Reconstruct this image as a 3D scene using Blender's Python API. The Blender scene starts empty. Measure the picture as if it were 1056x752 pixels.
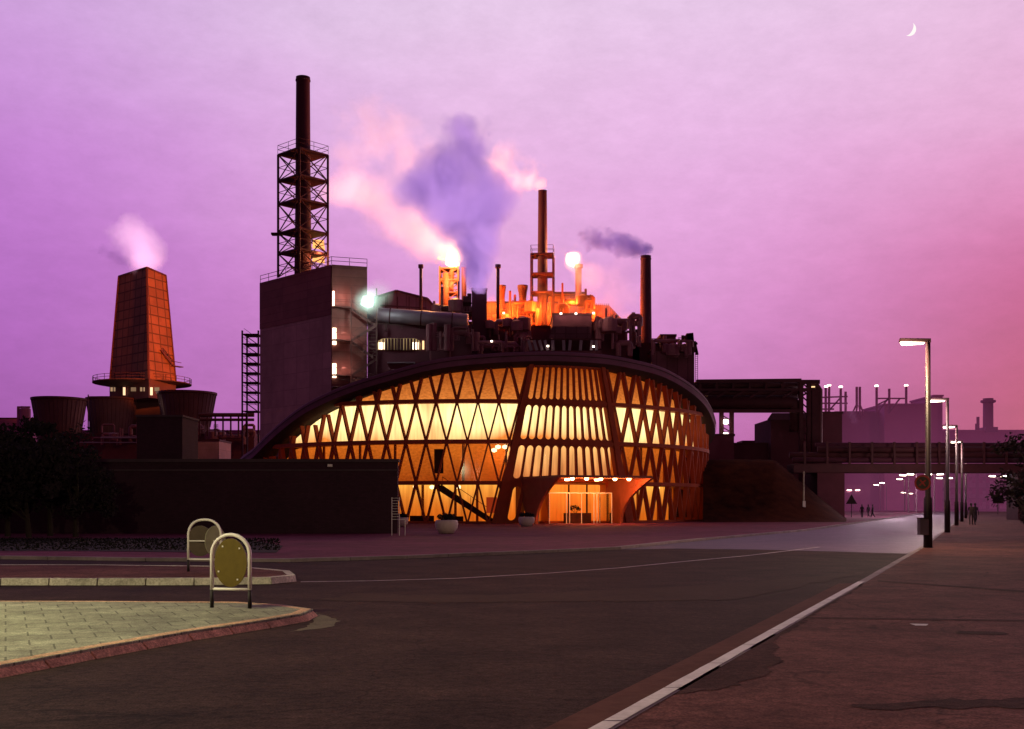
import bpy, math, random
from mathutils import Vector, Matrix, noise
rnd = random.Random(7)
S = bpy.context.scene
COL = S.collection
F = 1173.0; CX = 528.0; HY = 521.0; EYE = 1.7
R_ = math.radians

def P(px, py, D):
    return Vector(((px - CX) / F * D, D, EYE + (HY - py) / F * D))
def WX(px, D): return (px - CX) / F * D
def WZ(py, D): return EYE + (HY - py) / F * D
def G(px, py):
    D = F * EYE / (py - HY)
    return (WX(px, D), D)
def lin(r, g, b):
    return tuple(((c / 255) / 12.92 if c / 255 <= .04045 else ((c / 255 + .055) / 1.055) ** 2.4) for c in (r, g, b))

# ------------------------------------------------------------------ tagging
def tag(o, label=None, cat=None, group=None, kind=None):
    if label: o['label'] = label
    if cat: o['category'] = cat
    if group: o['group'] = group
    if kind: o['kind'] = kind
    return o
def thing(name, label, cat, loc=(0, 0, 0), rz=0, group=None):
    o = bpy.data.objects.new(name, None); COL.objects.link(o)
    o.location = loc; o.rotation_euler = (0, 0, rz); o.empty_display_size = .3
    return tag(o, label, cat, group)
def copy_tree(o, parent=None):
    c = o.copy(); COL.objects.link(c)
    if parent: c.parent = parent
    for ch in [x for x in bpy.data.objects if x.parent == o]:
        copy_tree(ch, c)
    return c

# ------------------------------------------------------------------ mesh builder
class MB:
    def __init__(s): s.v = []; s.f = []
    def add(s, vs, fs):
        b = len(s.v); s.v += [tuple(v) for v in vs]; s.f += [tuple(i + b for i in f) for f in fs]; return s
    def box(s, x0, x1, y0, y1, z0, z1):
        vs = [(x, y, z) for z in (z0, z1) for y in (y0, y1) for x in (x0, x1)]
        return s.add(vs, [(0, 2, 3, 1), (4, 5, 7, 6), (0, 1, 5, 4), (2, 6, 7, 3), (0, 4, 6, 2), (1, 3, 7, 5)])
    def bar(s, a, b, w, h=None, up=None):
        a = Vector(a); b = Vector(b); d = (b - a)
        if d.length < 1e-6: return s
        d.normalize(); h = h or w
        up = Vector(up) if up else (Vector((0, 0, 1)) if abs(d.z) < .95 else Vector((0, 1, 0)))
        sd = d.cross(up).normalized(); u = sd.cross(d).normalized()
        vs = []
        for p in (a, b):
            for i, j in ((-1, -1), (1, -1), (1, 1), (-1, 1)):
                vs.append(p + sd * (i * w / 2) + u * (j * h / 2))
        return s.add(vs, [(3, 2, 1, 0), (4, 5, 6, 7), (0, 1, 5, 4), (1, 2, 6, 5), (2, 3, 7, 6), (3, 0, 4, 7)])
    def tube(s, pts, r, n=10, cap=True):
        pts = [Vector(p) for p in pts]; m = len(pts)
        rs = r if isinstance(r, (list, tuple)) else [r] * m
        vs = []; ref = None
        for i, p in enumerate(pts):
            d = (pts[min(i + 1, m - 1)] - pts[max(i - 1, 0)]).normalized()
            if ref is None:
                ref = Vector((0, 0, 1)) if abs(d.z) < .9 else Vector((1, 0, 0))
            sd = d.cross(ref).normalized(); u = sd.cross(d).normalized(); ref = u
            for k in range(n):
                a = 2 * math.pi * k / n
                vs.append(p + sd * math.cos(a) * rs[i] + u * math.sin(a) * rs[i])
        fs = [(i * n + k, i * n + (k + 1) % n, (i + 1) * n + (k + 1) % n, (i + 1) * n + k) for i in range(m - 1) for k in range(n)]
        if cap: fs += [tuple(range(n))[::-1], tuple(range((m - 1) * n, m * n))]
        return s.add(vs, fs)
    def lathe(s, prof, c=(0, 0), n=24, cap=False):
        vs = [(c[0] + r * math.cos(2 * math.pi * k / n), c[1] + r * math.sin(2 * math.pi * k / n), z) for r, z in prof for k in range(n)]
        m = len(prof)
        fs = [(i * n + k, i * n + (k + 1) % n, (i + 1) * n + (k + 1) % n, (i + 1) * n + k) for i in range(m - 1) for k in range(n)]
        if cap: fs += [tuple(range(n))[::-1], tuple(range((m - 1) * n, m * n))]
        return s.add(vs, fs)
    def prism(s, poly, z0, z1):
        n = len(poly)
        vs = [(x, y, z0) for x, y in poly] + [(x, y, z1) for x, y in poly]
        fs = [tuple(range(n))[::-1], tuple(range(n, 2 * n))] + [(i, (i + 1) % n, (i + 1) % n + n, i + n) for i in range(n)]
        return s.add(vs, fs)
    def hull8(s, a, b):      # two quads bottom/top
        vs = list(a) + list(b)
        return s.add(vs, [(3, 2, 1, 0), (4, 5, 6, 7), (0, 1, 5, 4), (1, 2, 6, 5), (2, 3, 7, 6), (3, 0, 4, 7)])
    def grid(s, fn, nu, nv):
        vs = [fn(i / nu, j / nv) for j in range(nv + 1) for i in range(nu + 1)]
        w = nu + 1
        return s.add(vs, [(j * w + i, j * w + i + 1, (j + 1) * w + i + 1, (j + 1) * w + i) for j in range(nv) for i in range(nu)])
    def build(s, name, m, parent=None, smooth=False, bevel=0, world=True):
        me = bpy.data.meshes.new(name); me.from_pydata(s.v, [], s.f); me.validate(); me.update()
        o = bpy.data.objects.new(name, me); COL.objects.link(o)
        if m: me.materials.append(m)
        if smooth:
            for p in me.polygons: p.use_smooth = True
        if bevel:
            md = o.modifiers.new('bevel', 'BEVEL'); md.width = bevel; md.segments = 2; md.limit_method = 'ANGLE'
        if parent:
            o.parent = parent
            if world:
                def wm_(q):
                    A = Matrix.Translation(q.location) @ q.rotation_euler.to_matrix().to_4x4()
                    return (wm_(q.parent) @ q.matrix_parent_inverse @ A) if q.parent else A
                o.matrix_parent_inverse = wm_(parent).inverted()
        return o

# ------------------------------------------------------------------ materials
def mat(name, col, rough=.8, var=.25, scale=1.0, bump=.15, metal=0, emis=None, es=0, col2=None, spec=.3, stretch=None):
    m = bpy.data.materials.new(name); m.use_nodes = True
    nt = m.node_tree; N = nt.nodes; L = nt.links
    b = N['Principled BSDF']
    tc = N.new('ShaderNodeTexCoord')
    src = tc.outputs['Object']
    if stretch:
        mp = N.new('ShaderNodeMapping'); mp.inputs['Scale'].default_value = stretch; L.new(src, mp.inputs[0]); src = mp.outputs[0]
    n1 = N.new('ShaderNodeTexNoise'); n1.inputs['Scale'].default_value = scale; n1.inputs['Detail'].default_value = 8; n1.inputs['Roughness'].default_value = .65
    L.new(src, n1.inputs['Vector'])
    n2 = N.new('ShaderNodeTexNoise'); n2.inputs['Scale'].default_value = scale * .13; n2.inputs['Detail'].default_value = 4
    L.new(src, n2.inputs['Vector'])
    ad = N.new('ShaderNodeMath'); ad.operation = 'ADD'; L.new(n1.outputs[0], ad.inputs[0]); L.new(n2.outputs[0], ad.inputs[1])
    cr = N.new('ShaderNodeMapRange'); cr.inputs[1].default_value = .7; cr.inputs[2].default_value = 1.3
    L.new(ad.outputs[0], cr.inputs[0])
    mx = N.new('ShaderNodeMix'); mx.data_type = 'RGBA'
    c2 = col2 or tuple(c * (1 + var) for c in col)
    mx.inputs[6].default_value = (*[c * (1 - var) for c in col], 1); mx.inputs[7].default_value = (*c2, 1)
    L.new(cr.outputs[0], mx.inputs[0]); L.new(mx.outputs[2], b.inputs['Base Color'])
    b.inputs['Roughness'].default_value = rough; b.inputs['Metallic'].default_value = metal
    b.inputs['Specular IOR Level'].default_value = spec
    if bump:
        bp = N.new('ShaderNodeBump'); bp.inputs['Strength'].default_value = bump; bp.inputs['Distance'].default_value = .05
        L.new(n1.outputs[0], bp.inputs['Height']); L.new(bp.outputs[0], b.inputs['Normal'])
    if emis:
        b.inputs['Emission Color'].default_value = (*emis, 1); b.inputs['Emission Strength'].default_value = es
    m['_mix'] = mx.name
    return m
def add_lines(m, sx, sy, mortar=.03, dark=.45, rot=(0, 0, 0), offset=.5):
    """brick texture multiplied over the base colour (slabs, bricks, cladding sheets)"""
    nt = m.node_tree; N = nt.nodes; L = nt.links
    b = N['Principled BSDF']; mx = N[m['_mix']]
    tc = N.new('ShaderNodeTexCoord'); mp = N.new('ShaderNodeMapping'); mp.inputs['Rotation'].default_value = rot
    L.new(tc.outputs['Object'], mp.inputs[0])
    br = N.new('ShaderNodeTexBrick'); br.inputs['Scale'].default_value = 1; br.offset = offset
    br.inputs['Brick Width'].default_value = sx; br.inputs['Row Height'].default_value = sy
    br.inputs['Mortar Size'].default_value = mortar
    br.inputs['Color1'].default_value = (1, 1, 1, 1); br.inputs['Color2'].default_value = (.78, .78, .78, 1)
    br.inputs['Mortar'].default_value = (dark, dark, dark, 1)
    L.new(mp.outputs[0], br.inputs['Vector'])
    mm = N.new('ShaderNodeMix'); mm.data_type = 'RGBA'; mm.blend_type = 'MULTIPLY'; mm.inputs[0].default_value = 1
    L.new(mx.outputs[2], mm.inputs[6]); L.new(br.outputs[0], mm.inputs[7]); L.new(mm.outputs[2], b.inputs['Base Color'])
    return m
def emit(name, col, s):
    m = bpy.data.materials.new(name); m.use_nodes = True; N = m.node_tree.nodes
    N.clear(); e = N.new('ShaderNodeEmission'); e.inputs[0].default_value = (*col, 1); e.inputs[1].default_value = s
    o = N.new('ShaderNodeOutputMaterial'); m.node_tree.links.new(e.outputs[0], o.inputs[0]); return m

def add_grain(m, scale, amt, crack=0, cw=.02, cs=.35):
    nt = m.node_tree; N = nt.nodes; L = nt.links; b = N['Principled BSDF']
    src = b.inputs['Base Color'].links[0].from_socket
    tc = N.new('ShaderNodeTexCoord'); last = src
    def mul(col_sock, fac):
        q = N.new('ShaderNodeMix'); q.data_type = 'RGBA'; q.blend_type = 'MULTIPLY'; q.inputs[0].default_value = 1
        L.new(col_sock, q.inputs[6]); L.new(fac, q.inputs[7]); return q.outputs[2]
    for sc, a in ((scale, amt), (scale * .22, amt * .6), (.9, amt * .55)):
        n = N.new('ShaderNodeTexNoise'); n.inputs['Scale'].default_value = sc; n.inputs['Detail'].default_value = 3; L.new(tc.outputs['Object'], n.inputs['Vector'])
        r_ = N.new('ShaderNodeMapRange'); L.new(n.outputs[0], r_.inputs[0]); r_.inputs[1].default_value = .32; r_.inputs[2].default_value = .68; r_.inputs[3].default_value = 1 - a; r_.inputs[4].default_value = 1 + a
        last = mul(last, r_.outputs[0])
    if crack:
        n = N.new('ShaderNodeTexNoise'); n.inputs['Scale'].default_value = 1.2; n.inputs['Detail'].default_value = 6; L.new(tc.outputs['Object'], n.inputs['Vector'])
        ad = N.new('ShaderNodeVectorMath'); ad.operation = 'MULTIPLY_ADD'; L.new(n.outputs['Color'], ad.inputs[0]); ad.inputs[1].default_value = (1.6, 1.6, 0); L.new(tc.outputs['Object'], ad.inputs[2])
        v = N.new('ShaderNodeTexVoronoi'); v.feature = 'DISTANCE_TO_EDGE'; v.inputs['Scale'].default_value = cs; L.new(ad.outputs[0], v.inputs['Vector'])
        r_ = N.new('ShaderNodeMapRange'); L.new(v.outputs['Distance'], r_.inputs[0]); r_.inputs[1].default_value = 0; r_.inputs[2].default_value = cw * cs; r_.inputs[3].default_value = 1 - crack; r_.inputs[4].default_value = 1
        last = mul(last, r_.outputs[0])
    L.new(last, b.inputs['Base Color']); return m
M = {}
M['asphalt'] = mat('asphalt', (.033, .018, .0155), .85, .28, 5, .5, spec=.06)
M['cobble'] = mat('setts', (.085, .043, .070), .55, .35, 6, .35, spec=.2)
M['pave'] = mat('pavement asphalt', (.115, .045, .040), .9, .3, 2.5, .5, spec=.06)
M['pave_dark'] = mat('asphalt patch', (.052, .023, .021), .9, .25, 7, .5, spec=.05)
M['forecourt'] = mat('forecourt paving', (.16, .036, .070), .85, .3, 1.5, .3, spec=.08)
M['slab'] = add_lines(mat('concrete slabs', (.24, .25, .17), .85, .45, 1.6, .5), .5, .5, .012, .38, (0, 0, R_(-24)), .5)
M['kerb_red'] = mat('kerbstone reddish', (.50, .30, .18), .85, .3, 5, .5)
M['kerb_pale'] = mat('kerbstone pale', (.45, .41, .35), .85, .45, 3, .4)
M['kerb_grey'] = mat('kerbstone grey', (.22, .17, .18), .85, .3, 4, .4)
M['paint'] = mat('road paint', (.62, .58, .58), .7, .2, 14, .1)
for k_, a_ in (('asphalt', (48, .55, .5, .03, .16)), ('pave', (50, .45, .5, .03, .3)), ('pave_dark', (60, .5)), ('forecourt', (30, .3)), ('slab', (45, .4)), ('kerb_red', (40, .35)), ('kerb_pale', (25, .25)), ('cobble', (9, .4))): add_grain(M[k_], *a_)
M['grass'] = mat('grass', (.008, .007, .005), .95, .4, 4, .6)
M['ground'] = mat('ground', (.06, .045, .05), .9, .3, .5, .2)
M['bank'] = mat('embankment grass', (.030, .011, .012), .95, .5, .9, .8, col2=(.085, .025, .014), spec=.02)
M['brick'] = add_lines(mat('dark brick', (.055, .022, .036), .9, .2, 3, .2), .25, .08, .012, .7, (R_(90), 0, 0))
M['coping'] = mat('coping', (.07, .045, .055), .8, .2, 2)
M['concrete'] = mat('concrete', (.14, .10, .12), .85, .22, .6, .2)
M['boiler'] = add_lines(mat('boiler cladding', (.50, .30, .28), .8, .25, .5, .1), 3.1, 2.2, .05, .72, (R_(90), 0, 0), 0)
M['boiler_dark'] = add_lines(mat('dark cladding', (.28, .105, .10), .8, .25, .6, .1), 6, 1.1, .05, .7, (R_(90), 0, 0), 0)
M['steel'] = mat('rusty steel', (.080, .020, .028), .7, .3, 1, .1)
M['stack'] = mat('stack paint', (.085, .020, .030), .75, .25, .4, .1, stretch=(1, 1, .2))
M['stack_p'] = mat('stack purple', (.085, .022, .040), .8, .25, .4, .1)
M['plant'] = mat('plant wall', (.13, .034, .055), .85, .3, .3, .1)
M['plant2'] = add_lines(mat('plant panel', (.22, .08, .11), .85, .3, .4, .1), 1.4, 6, .08, .6, (R_(90), 0, 0), 0)
M['orangelit_wall'] = add_lines(mat('orange lit wall', (.5, .13, .035), .85, .5, .25, .1), 1.6, 4, .12, .5, (R_(90), 0, 0), 0)  # orange light on the plant put into the wall colour
M['duct'] = mat('duct metal', (.30, .22, .28), .5, .2, .4, .05, metal=.3)
M['tower_brick'] = add_lines(mat('tower boards', (.26, .10, .06), .85, .3, .35, .2), 2.6, 2.1, .16, .35, (R_(90), 0, 0), 0)
M['tub'] = mat('cooling tub', (.085, .034, .042), .85, .3, .3, .1)
M['haze1'] = mat('haze tinted wall', (.40, .14, .28), .9, .12, .05, 0)  # distance haze put into the wall colour
M['haze2'] = mat('haze tinted wall far', (.62, .20, .40), .9, .1, .05, 0)  # stronger distance haze put into the colour
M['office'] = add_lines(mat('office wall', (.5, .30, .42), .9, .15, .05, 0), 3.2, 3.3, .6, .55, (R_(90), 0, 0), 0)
M['rib'] = mat('hall concrete', (.36, .06, .024), .8, .2, 1.5, .15)  # red glow of the interior put into the concrete's colour
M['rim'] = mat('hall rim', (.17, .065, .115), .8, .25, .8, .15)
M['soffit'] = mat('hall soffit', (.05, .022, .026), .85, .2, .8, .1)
M['roofm'] = mat('hall roofing', (.06, .045, .05), .9, .2, .5, .1)
M['canopy'] = mat('canopy concrete', (.34, .10, .055), .8, .2, 1.2, .15)
M['white'] = mat('white enamel', (.78, .74, .70), .45, .08, 8, .05, spec=.5)
M['disc'] = mat('olive sign plate', (.12, .082, .010), .6, .2, 7, .1)
M['disc_pale'] = mat('pale sign plate', (.30, .29, .18), .5, .2, 7, .1)
M['disc_dark'] = mat('dark sign plate', (.07, .045, .03), .6, .2, 7, .1)
M['black'] = mat('black paint', (.02, .014, .016), .6, .2, 8, .05)
M['pole'] = mat('lamp post paint', (.020, .008, .011), .5, .3, 2, .1)
M['leaf'] = mat('foliage', (.016, .010, .010), .9, .5, 2, 0)
M['leaf2'] = mat('foliage brown green', (.020, .010, .008), .9, .5, 2, 0)
M['bark'] = mat('bark', (.04, .028, .022), .9, .3, 6, .5)
M['bowl'] = mat('white concrete bowl', (.55, .45, .42), .8, .15, 5, .2)
M['cloth'] = mat('dark cloth', (.018, .010, .016), .9, .3, 4, .1)
M['cloth2'] = mat('brown cloth', (.04, .022, .02), .9, .3, 4, .1)
M['skin'] = mat('skin', (.25, .13, .09), .6, .1, 4, 0)
M['carp'] = mat('car paint', (.5, .42, .42), .3, .05, 3, 0, spec=.6)
M['glassd'] = mat('dark glass', (.02, .012, .02), .1, .05, 1, 0, spec=.7)
M['rubber'] = mat('tyre', (.015, .012, .012), .9, .1, 5, 0)
M['red'] = mat('red sign', (.35, .02, .02), .5, .1, 4, 0)
M['wood'] = mat('dark wood counter', (.06, .015, .008), .6, .3, 3, .1)
M['floor'] = mat('hall floor', (.25, .09, .03), .5, .2, 1, .1)
M['warmwall'] = mat('orange inner wall', (.55, .20, .05), .8, .2, 1.2, .1)
E_lamp = emit('street lamp glow', (1.0, .86, .62), 14)
E_win = emit('lit window', (1.0, .62, .30), 1.6)
E_winw = emit('bright doorway lamp', (1.0, .72, .50), 4)
E_bulb = emit('warm bulb', (1.0, .70, .28), 16)
E_soft = emit('soft ceiling lamp', (1.0, .72, .34), 3)
E_flood = emit('mercury floodlight', (.72, 1.0, .88), 45)
E_tiny = emit('signal lamp', (1.0, .78, .62), 6)
E_moon = emit('moon', (1.0, .93, .90), 1.05)

# ------------------------------------------------------------------ camera
cam = bpy.data.cameras.new('camera'); co = bpy.data.objects.new('camera', cam); COL.objects.link(co)
cam.sensor_width = 36; cam.lens = 36 * F / 1056; cam.shift_y = (HY - 376) / 1056
co.location = (0, 0, EYE); co.rotation_euler = (R_(90), 0, 0); cam.clip_end = 20000; cam.clip_start = .1
S.camera = co
S.view_settings.view_transform = 'Standard'; S.view_settings.look = 'None'; S.view_settings.exposure = 0

# ------------------------------------------------------------------ world
def build_world():
    w = bpy.data.worlds.new('World'); S.world = w; w.use_nodes = True
    nt = w.node_tree; N = nt.nodes; L = nt.links; N.clear()
    def math_(op, a, b=None, clamp=False):
        n = N.new('ShaderNodeMath'); n.operation = op; n.use_clamp = clamp
        for i, x in enumerate((a, b)):
            if x is None: continue
            if isinstance(x, (int, float)): n.inputs[i].default_value = x
            else: L.new(x, n.inputs[i])
        return n.outputs[0]
    tc = N.new('ShaderNodeTexCoord'); sp = N.new('ShaderNodeSeparateXYZ'); L.new(tc.outputs['Generated'], sp.inputs[0])
    x, y, z = sp.outputs
    hyp = math_('SQRT', math_('ADD', math_('MULTIPLY', x, x), math_('MULTIPLY', y, y)))
    v = math_('DIVIDE', z, math_('MAXIMUM', hyp, .001))
    u = math_('DIVIDE', x, math_('MAXIMUM', y, .02))
    mp = N.new('ShaderNodeMapping'); mp.inputs['Scale'].default_value = (1.0, 1.0, 2.2); L.new(tc.outputs['Generated'], mp.inputs[0])
    nz = N.new('ShaderNodeTexNoise'); nz.inputs['Scale'].default_value = 3.2; nz.inputs['Detail'].default_value = 5; nz.inputs['Roughness'].default_value = .5
    L.new(mp.outputs[0], nz.inputs['Vector'])
    nn = math_('MULTIPLY', math_('SUBTRACT', nz.outputs[0], .5), .11)
    v2 = math_('ADD', v, nn)
    def ramp(stops):
        r = N.new('ShaderNodeValToRGB'); L.new(v2, r.inputs[0]); e = r.color_ramp.elements
        r.color_ramp.interpolation = 'B_SPLINE'
        e[0].position = max(stops[0][0], 0); e[0].color = (*lin(*stops[0][1]), 1)
        e[1].position = stops[-1][0]; e[1].color = (*lin(*stops[-1][1]), 1)
        for p, c in stops[1:-1]:
            q = e.new(p); q.color = (*lin(*c), 1)
        return r.outputs[0]
    left = ramp([(0, (118, 44, 125)), (.06, (150, 70, 160)), (.16, (180, 98, 194)), (.28, (198, 124, 212)), (.38, (206, 152, 220)), (.46, (206, 168, 220)), (.52, (180, 150, 205)), (.8, (62, 40, 72))])
    mid = ramp([(0, (155, 70, 152)), (.06, (180, 94, 176)), (.14, (214, 132, 202)), (.24, (230, 162, 222)), (.34, (235, 188, 232)), (.46, (234, 208, 236)), (.52, (215, 190, 225)), (.8, (70, 45, 78))])
    right = ramp([(0, (150, 40, 98)), (.07, (162, 48, 106)), (.15, (186, 68, 128)), (.22, (210, 106, 166)), (.31, (232, 166, 212)), (.46, (234, 200, 230)), (.52, (220, 180, 215)), (.8, (72, 42, 72))])
    def mr(a, lo, hi):
        n = N.new('ShaderNodeMapRange'); n.interpolation_type = 'SMOOTHSTEP'; L.new(a, n.inputs[0]); n.inputs[1].default_value = lo; n.inputs[2].default_value = hi; return n.outputs[0]
    def mix(f, a, b):
        n = N.new('ShaderNodeMix'); n.data_type = 'RGBA'; L.new(f, n.inputs[0])
        for i, q in ((6, a), (7, b)):
            if isinstance(q, tuple): n.inputs[i].default_value = q
            else: L.new(q, n.inputs[i])
        return n.outputs[2]
    u2 = math_('ADD', u, nn)
    c = mix(mr(u2, -.50, .02), left, mid)
    c = mix(mr(u2, .12, .52), c, right)
    nz2 = N.new('ShaderNodeTexNoise'); nz2.inputs['Scale'].default_value = 26; nz2.inputs['Detail'].default_value = 8; nz2.inputs['Roughness'].default_value = .75
    L.new(mp.outputs[0], nz2.inputs['Vector'])
    mm = N.new('ShaderNodeMapRange'); L.new(nz2.outputs[0], mm.inputs[0]); mm.inputs[1].default_value = .3; mm.inputs[2].default_value = .7; mm.inputs[3].default_value = .93; mm.inputs[4].default_value = 1.07
    vs = N.new('ShaderNodeVectorMath'); vs.operation = 'SCALE'; L.new(c, vs.inputs[0]); L.new(mm.outputs[0], vs.inputs[3]); c = vs.outputs[0]
    gm_ = N.new('ShaderNodeMix'); gm_.data_type = 'RGBA'; gm_.inputs[0].default_value = .07; L.new(c, gm_.inputs[6]); gm_.inputs[7].default_value = (.40, .30, .40, 1); c = gm_.outputs[2]
    back = mix(mr(v, 0, 1.2), (*lin(74, 22, 54), 1), (*lin(62, 32, 62), 1))
    c = mix(mr(y, -.15, .45), back, c)
    c = mix(mr(z, -.02, -.2), c, (.01, .008, .01, 1))
    bg = N.new('ShaderNodeBackground'); L.new(c, bg.inputs[0]); bg.inputs[1].default_value = 1.0
    sky = N.new('ShaderNodeTexSky'); sky.sky_type = 'NISHITA'; sky.sun_disc = False
    sky.sun_elevation = R_(2); sky.sun_rotation = R_(40)
    bg2 = N.new('ShaderNodeBackground'); L.new(sky.outputs[0], bg2.inputs[0]); bg2.inputs[1].default_value = .012
    ad = N.new('ShaderNodeAddShader'); L.new(bg.outputs[0], ad.inputs[0]); L.new(bg2.outputs[0], ad.inputs[1])
    out = N.new('ShaderNodeOutputWorld'); L.new(ad.outputs[0], out.inputs[0])
build_world()
def light(kind, loc, energy, col, size=.3, aim=None, angle=90, parent=None):
    l = bpy.data.lights.new('lamp', kind); l.energy = energy; l.color = col
    if kind in ('POINT', 'SPOT'): l.shadow_soft_size = size
    if kind == 'SPOT': l.spot_size = R_(angle); l.spot_blend = .6
    if kind == 'AREA': l.size = size
    o = bpy.data.objects.new('lamp_light', l); COL.objects.link(o); o.location = loc
    if aim is not None:
        o.rotation_euler = (Vector(aim) - Vector(loc)).to_track_quat('-Z', 'Y').to_euler()
    return o
sun = light('SUN', (0, 0, 100), .35, (1.0, .55, .6)); sun.data.angle = R_(10)
sun.rotation_euler = Vector((-math.sin(R_(40)), -math.cos(R_(40)), -.12)).to_track_quat('-Z', 'Y').to_euler()

# ------------------------------------------------------------------ ground, roads, pavements
def sheet(name, poly, z, m):
    o = MB().add([(x, y, z) for x, y in poly], [tuple(range(len(poly)))]).build(name, m); return tag(o, kind='structure')
sheet('ground', [(-3000, -200), (3000, -200), (3000, 6000), (-3000, 6000)], 0, M['ground'])
SL = .41                                             # the street runs off to the right
def rk(Y): return 16.2 - .35 + (Y - 44.3) * SL if Y > 24.6 else 7.49 + (Y - 24.6) * .427   # kerb on the right
far_kerb = [G(*p) for p in ((300, 580), (420, 576.5), (540, 571.5), (640, 567), (700, 560), (765, 554), (830, 548))]
fk_last = far_kerb[-1]
far_kerb.append((fk_last[0] + 300 * SL, fk_last[1] + 300))
left_far = [(-60, 36.0), (-25, 36.2), G(0, 577), G(150, 579)]
kerb_line = left_far + far_kerb
road = [(-60, -5), (rk(-5), -5), (rk(8.78), 8.78), (rk(24.6), 24.6), (rk(60), 60), (rk(374), 374)] + kerb_line[::-1]
sheet('road', road, .004, M['asphalt'])
# older, paler surfacing beyond the junction
far_pts = [far_kerb[3], G(700, 566), G(780, 567), G(860, 569), (rk(39.5), 39.5), (rk(374), 374), far_kerb[-1], far_kerb[-2], far_kerb[-3], far_kerb[-4]]
sheet('far_road', far_pts, .008, M['cobble'])
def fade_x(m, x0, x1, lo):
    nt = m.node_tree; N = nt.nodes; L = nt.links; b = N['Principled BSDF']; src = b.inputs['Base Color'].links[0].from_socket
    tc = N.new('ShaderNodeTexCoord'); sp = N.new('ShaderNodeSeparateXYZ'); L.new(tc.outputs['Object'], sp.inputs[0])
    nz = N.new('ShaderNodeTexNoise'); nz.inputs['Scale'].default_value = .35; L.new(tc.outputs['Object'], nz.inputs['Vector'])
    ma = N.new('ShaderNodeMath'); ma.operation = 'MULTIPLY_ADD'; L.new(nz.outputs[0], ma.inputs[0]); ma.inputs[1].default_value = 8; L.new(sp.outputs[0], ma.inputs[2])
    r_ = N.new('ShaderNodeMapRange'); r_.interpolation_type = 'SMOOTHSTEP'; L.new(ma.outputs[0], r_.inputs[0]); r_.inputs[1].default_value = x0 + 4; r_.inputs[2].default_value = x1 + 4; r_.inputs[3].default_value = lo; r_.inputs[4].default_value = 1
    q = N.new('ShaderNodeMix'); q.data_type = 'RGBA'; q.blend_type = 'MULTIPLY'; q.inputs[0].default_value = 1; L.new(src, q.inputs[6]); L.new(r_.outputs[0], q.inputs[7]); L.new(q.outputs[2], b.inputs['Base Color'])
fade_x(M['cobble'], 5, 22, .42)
# forecourt and far pavement, raised by a kerb
mb = MB(); poly = kerb_line + [(600, 700), (-400, 700), (-400, 36)]
mb.add([(x, y, .10) for x, y in poly], [tuple(range(len(poly)))])
tag(mb.build('forecourt_pavement', M['forecourt']), kind='structure')
def kerb_run(name, pts, w, h, m, z0=0, stone=1.0, slope=0, side=1):
    """kerbstones with open joints along a polyline; body lies on 'side' of the line"""
    mb = MB()
    for a, b in zip(pts, pts[1:]):
        a = Vector((a[0], a[1])); b = Vector((b[0], b[1])); L = (b - a).length; d = (b - a) / L; nrm = Vector((-d.y, d.x)) * side
        n = max(1, round(L / stone)); g = .012
        for i in range(n):
            p = a + d * (L * i / n + g); q = a + d * (L * (i + 1) / n - g)
            hh = h + rnd.uniform(-.004, .004)
            s = nrm * slope
            bot = [(*p, z0), (*q, z0), (*(q + nrm * w), z0), (*(p + nrm * w), z0)]
            top = [(*(p + s), z0 + hh), (*(q + s), z0 + hh), (*(q + nrm * w), z0 + hh), (*(p + nrm * w), z0 + hh)]
            mb.hull8(bot, top)
    o = mb.build(name, m, bevel=.008); return tag(o, kind='structure')
kerb_run('far_kerb', kerb_line[1:], .28, .112, M['kerb_grey'], stone=2.0, side=1)
# right-hand pavement
pe = lambda Y: rk(Y) + 5.9
rp = [(rk(Y) + .19, Y) for Y in (-5, 8.78, 24.6, 60, 374)] + [(400, 374), (400, -5)]
sheet('pavement', rp, .05, M['pave'])
kerb_run('kerb', [(rk(Y), Y) for Y in (-4, 8.78, 24.6, 44, 100)], .18, .055, M['kerb_grey'], stone=1.6, side=-1)
# gutter strip and white edge line
g = MB()
ys = [-4, 4, 8.78, 12, 16, 20, 24.6]
g.add([(rk(Y) - .42, Y, .008) for Y in ys] + [(rk(Y) - .004, Y, .008) for Y in ys[::-1]], [tuple(range(2 * len(ys)))])
tag(g.build('gutter_strip', mat('gutter', (.10, .042, .034), .9, .3, 5, .4, spec=.06)), kind='structure')
g = MB(); n = 90
for i in range(n):
    a = -4 + 28.4 * i / n + (.03 if i % 5 == 0 else 0); b = -4 + 28.4 * (i + 1) / n
    w0 = .02 + .012 * noise.noise((a * 3, 1, 0)); w1 = .165 + .014 * noise.noise((a * 3, 5, 0))
    w2 = .02 + .012 * noise.noise((b * 3, 1, 0)); w3 = .165 + .014 * noise.noise((b * 3, 5, 0))
    g.add([(rk(a) + w0, a, .064), (rk(a) + w1, a, .064), (rk(b) + w3, b, .064), (rk(b) + w2, b, .064)], [(0, 1, 2, 3)])
tag(g.build('white_edge_line', M['paint']), kind='structure')
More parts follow.
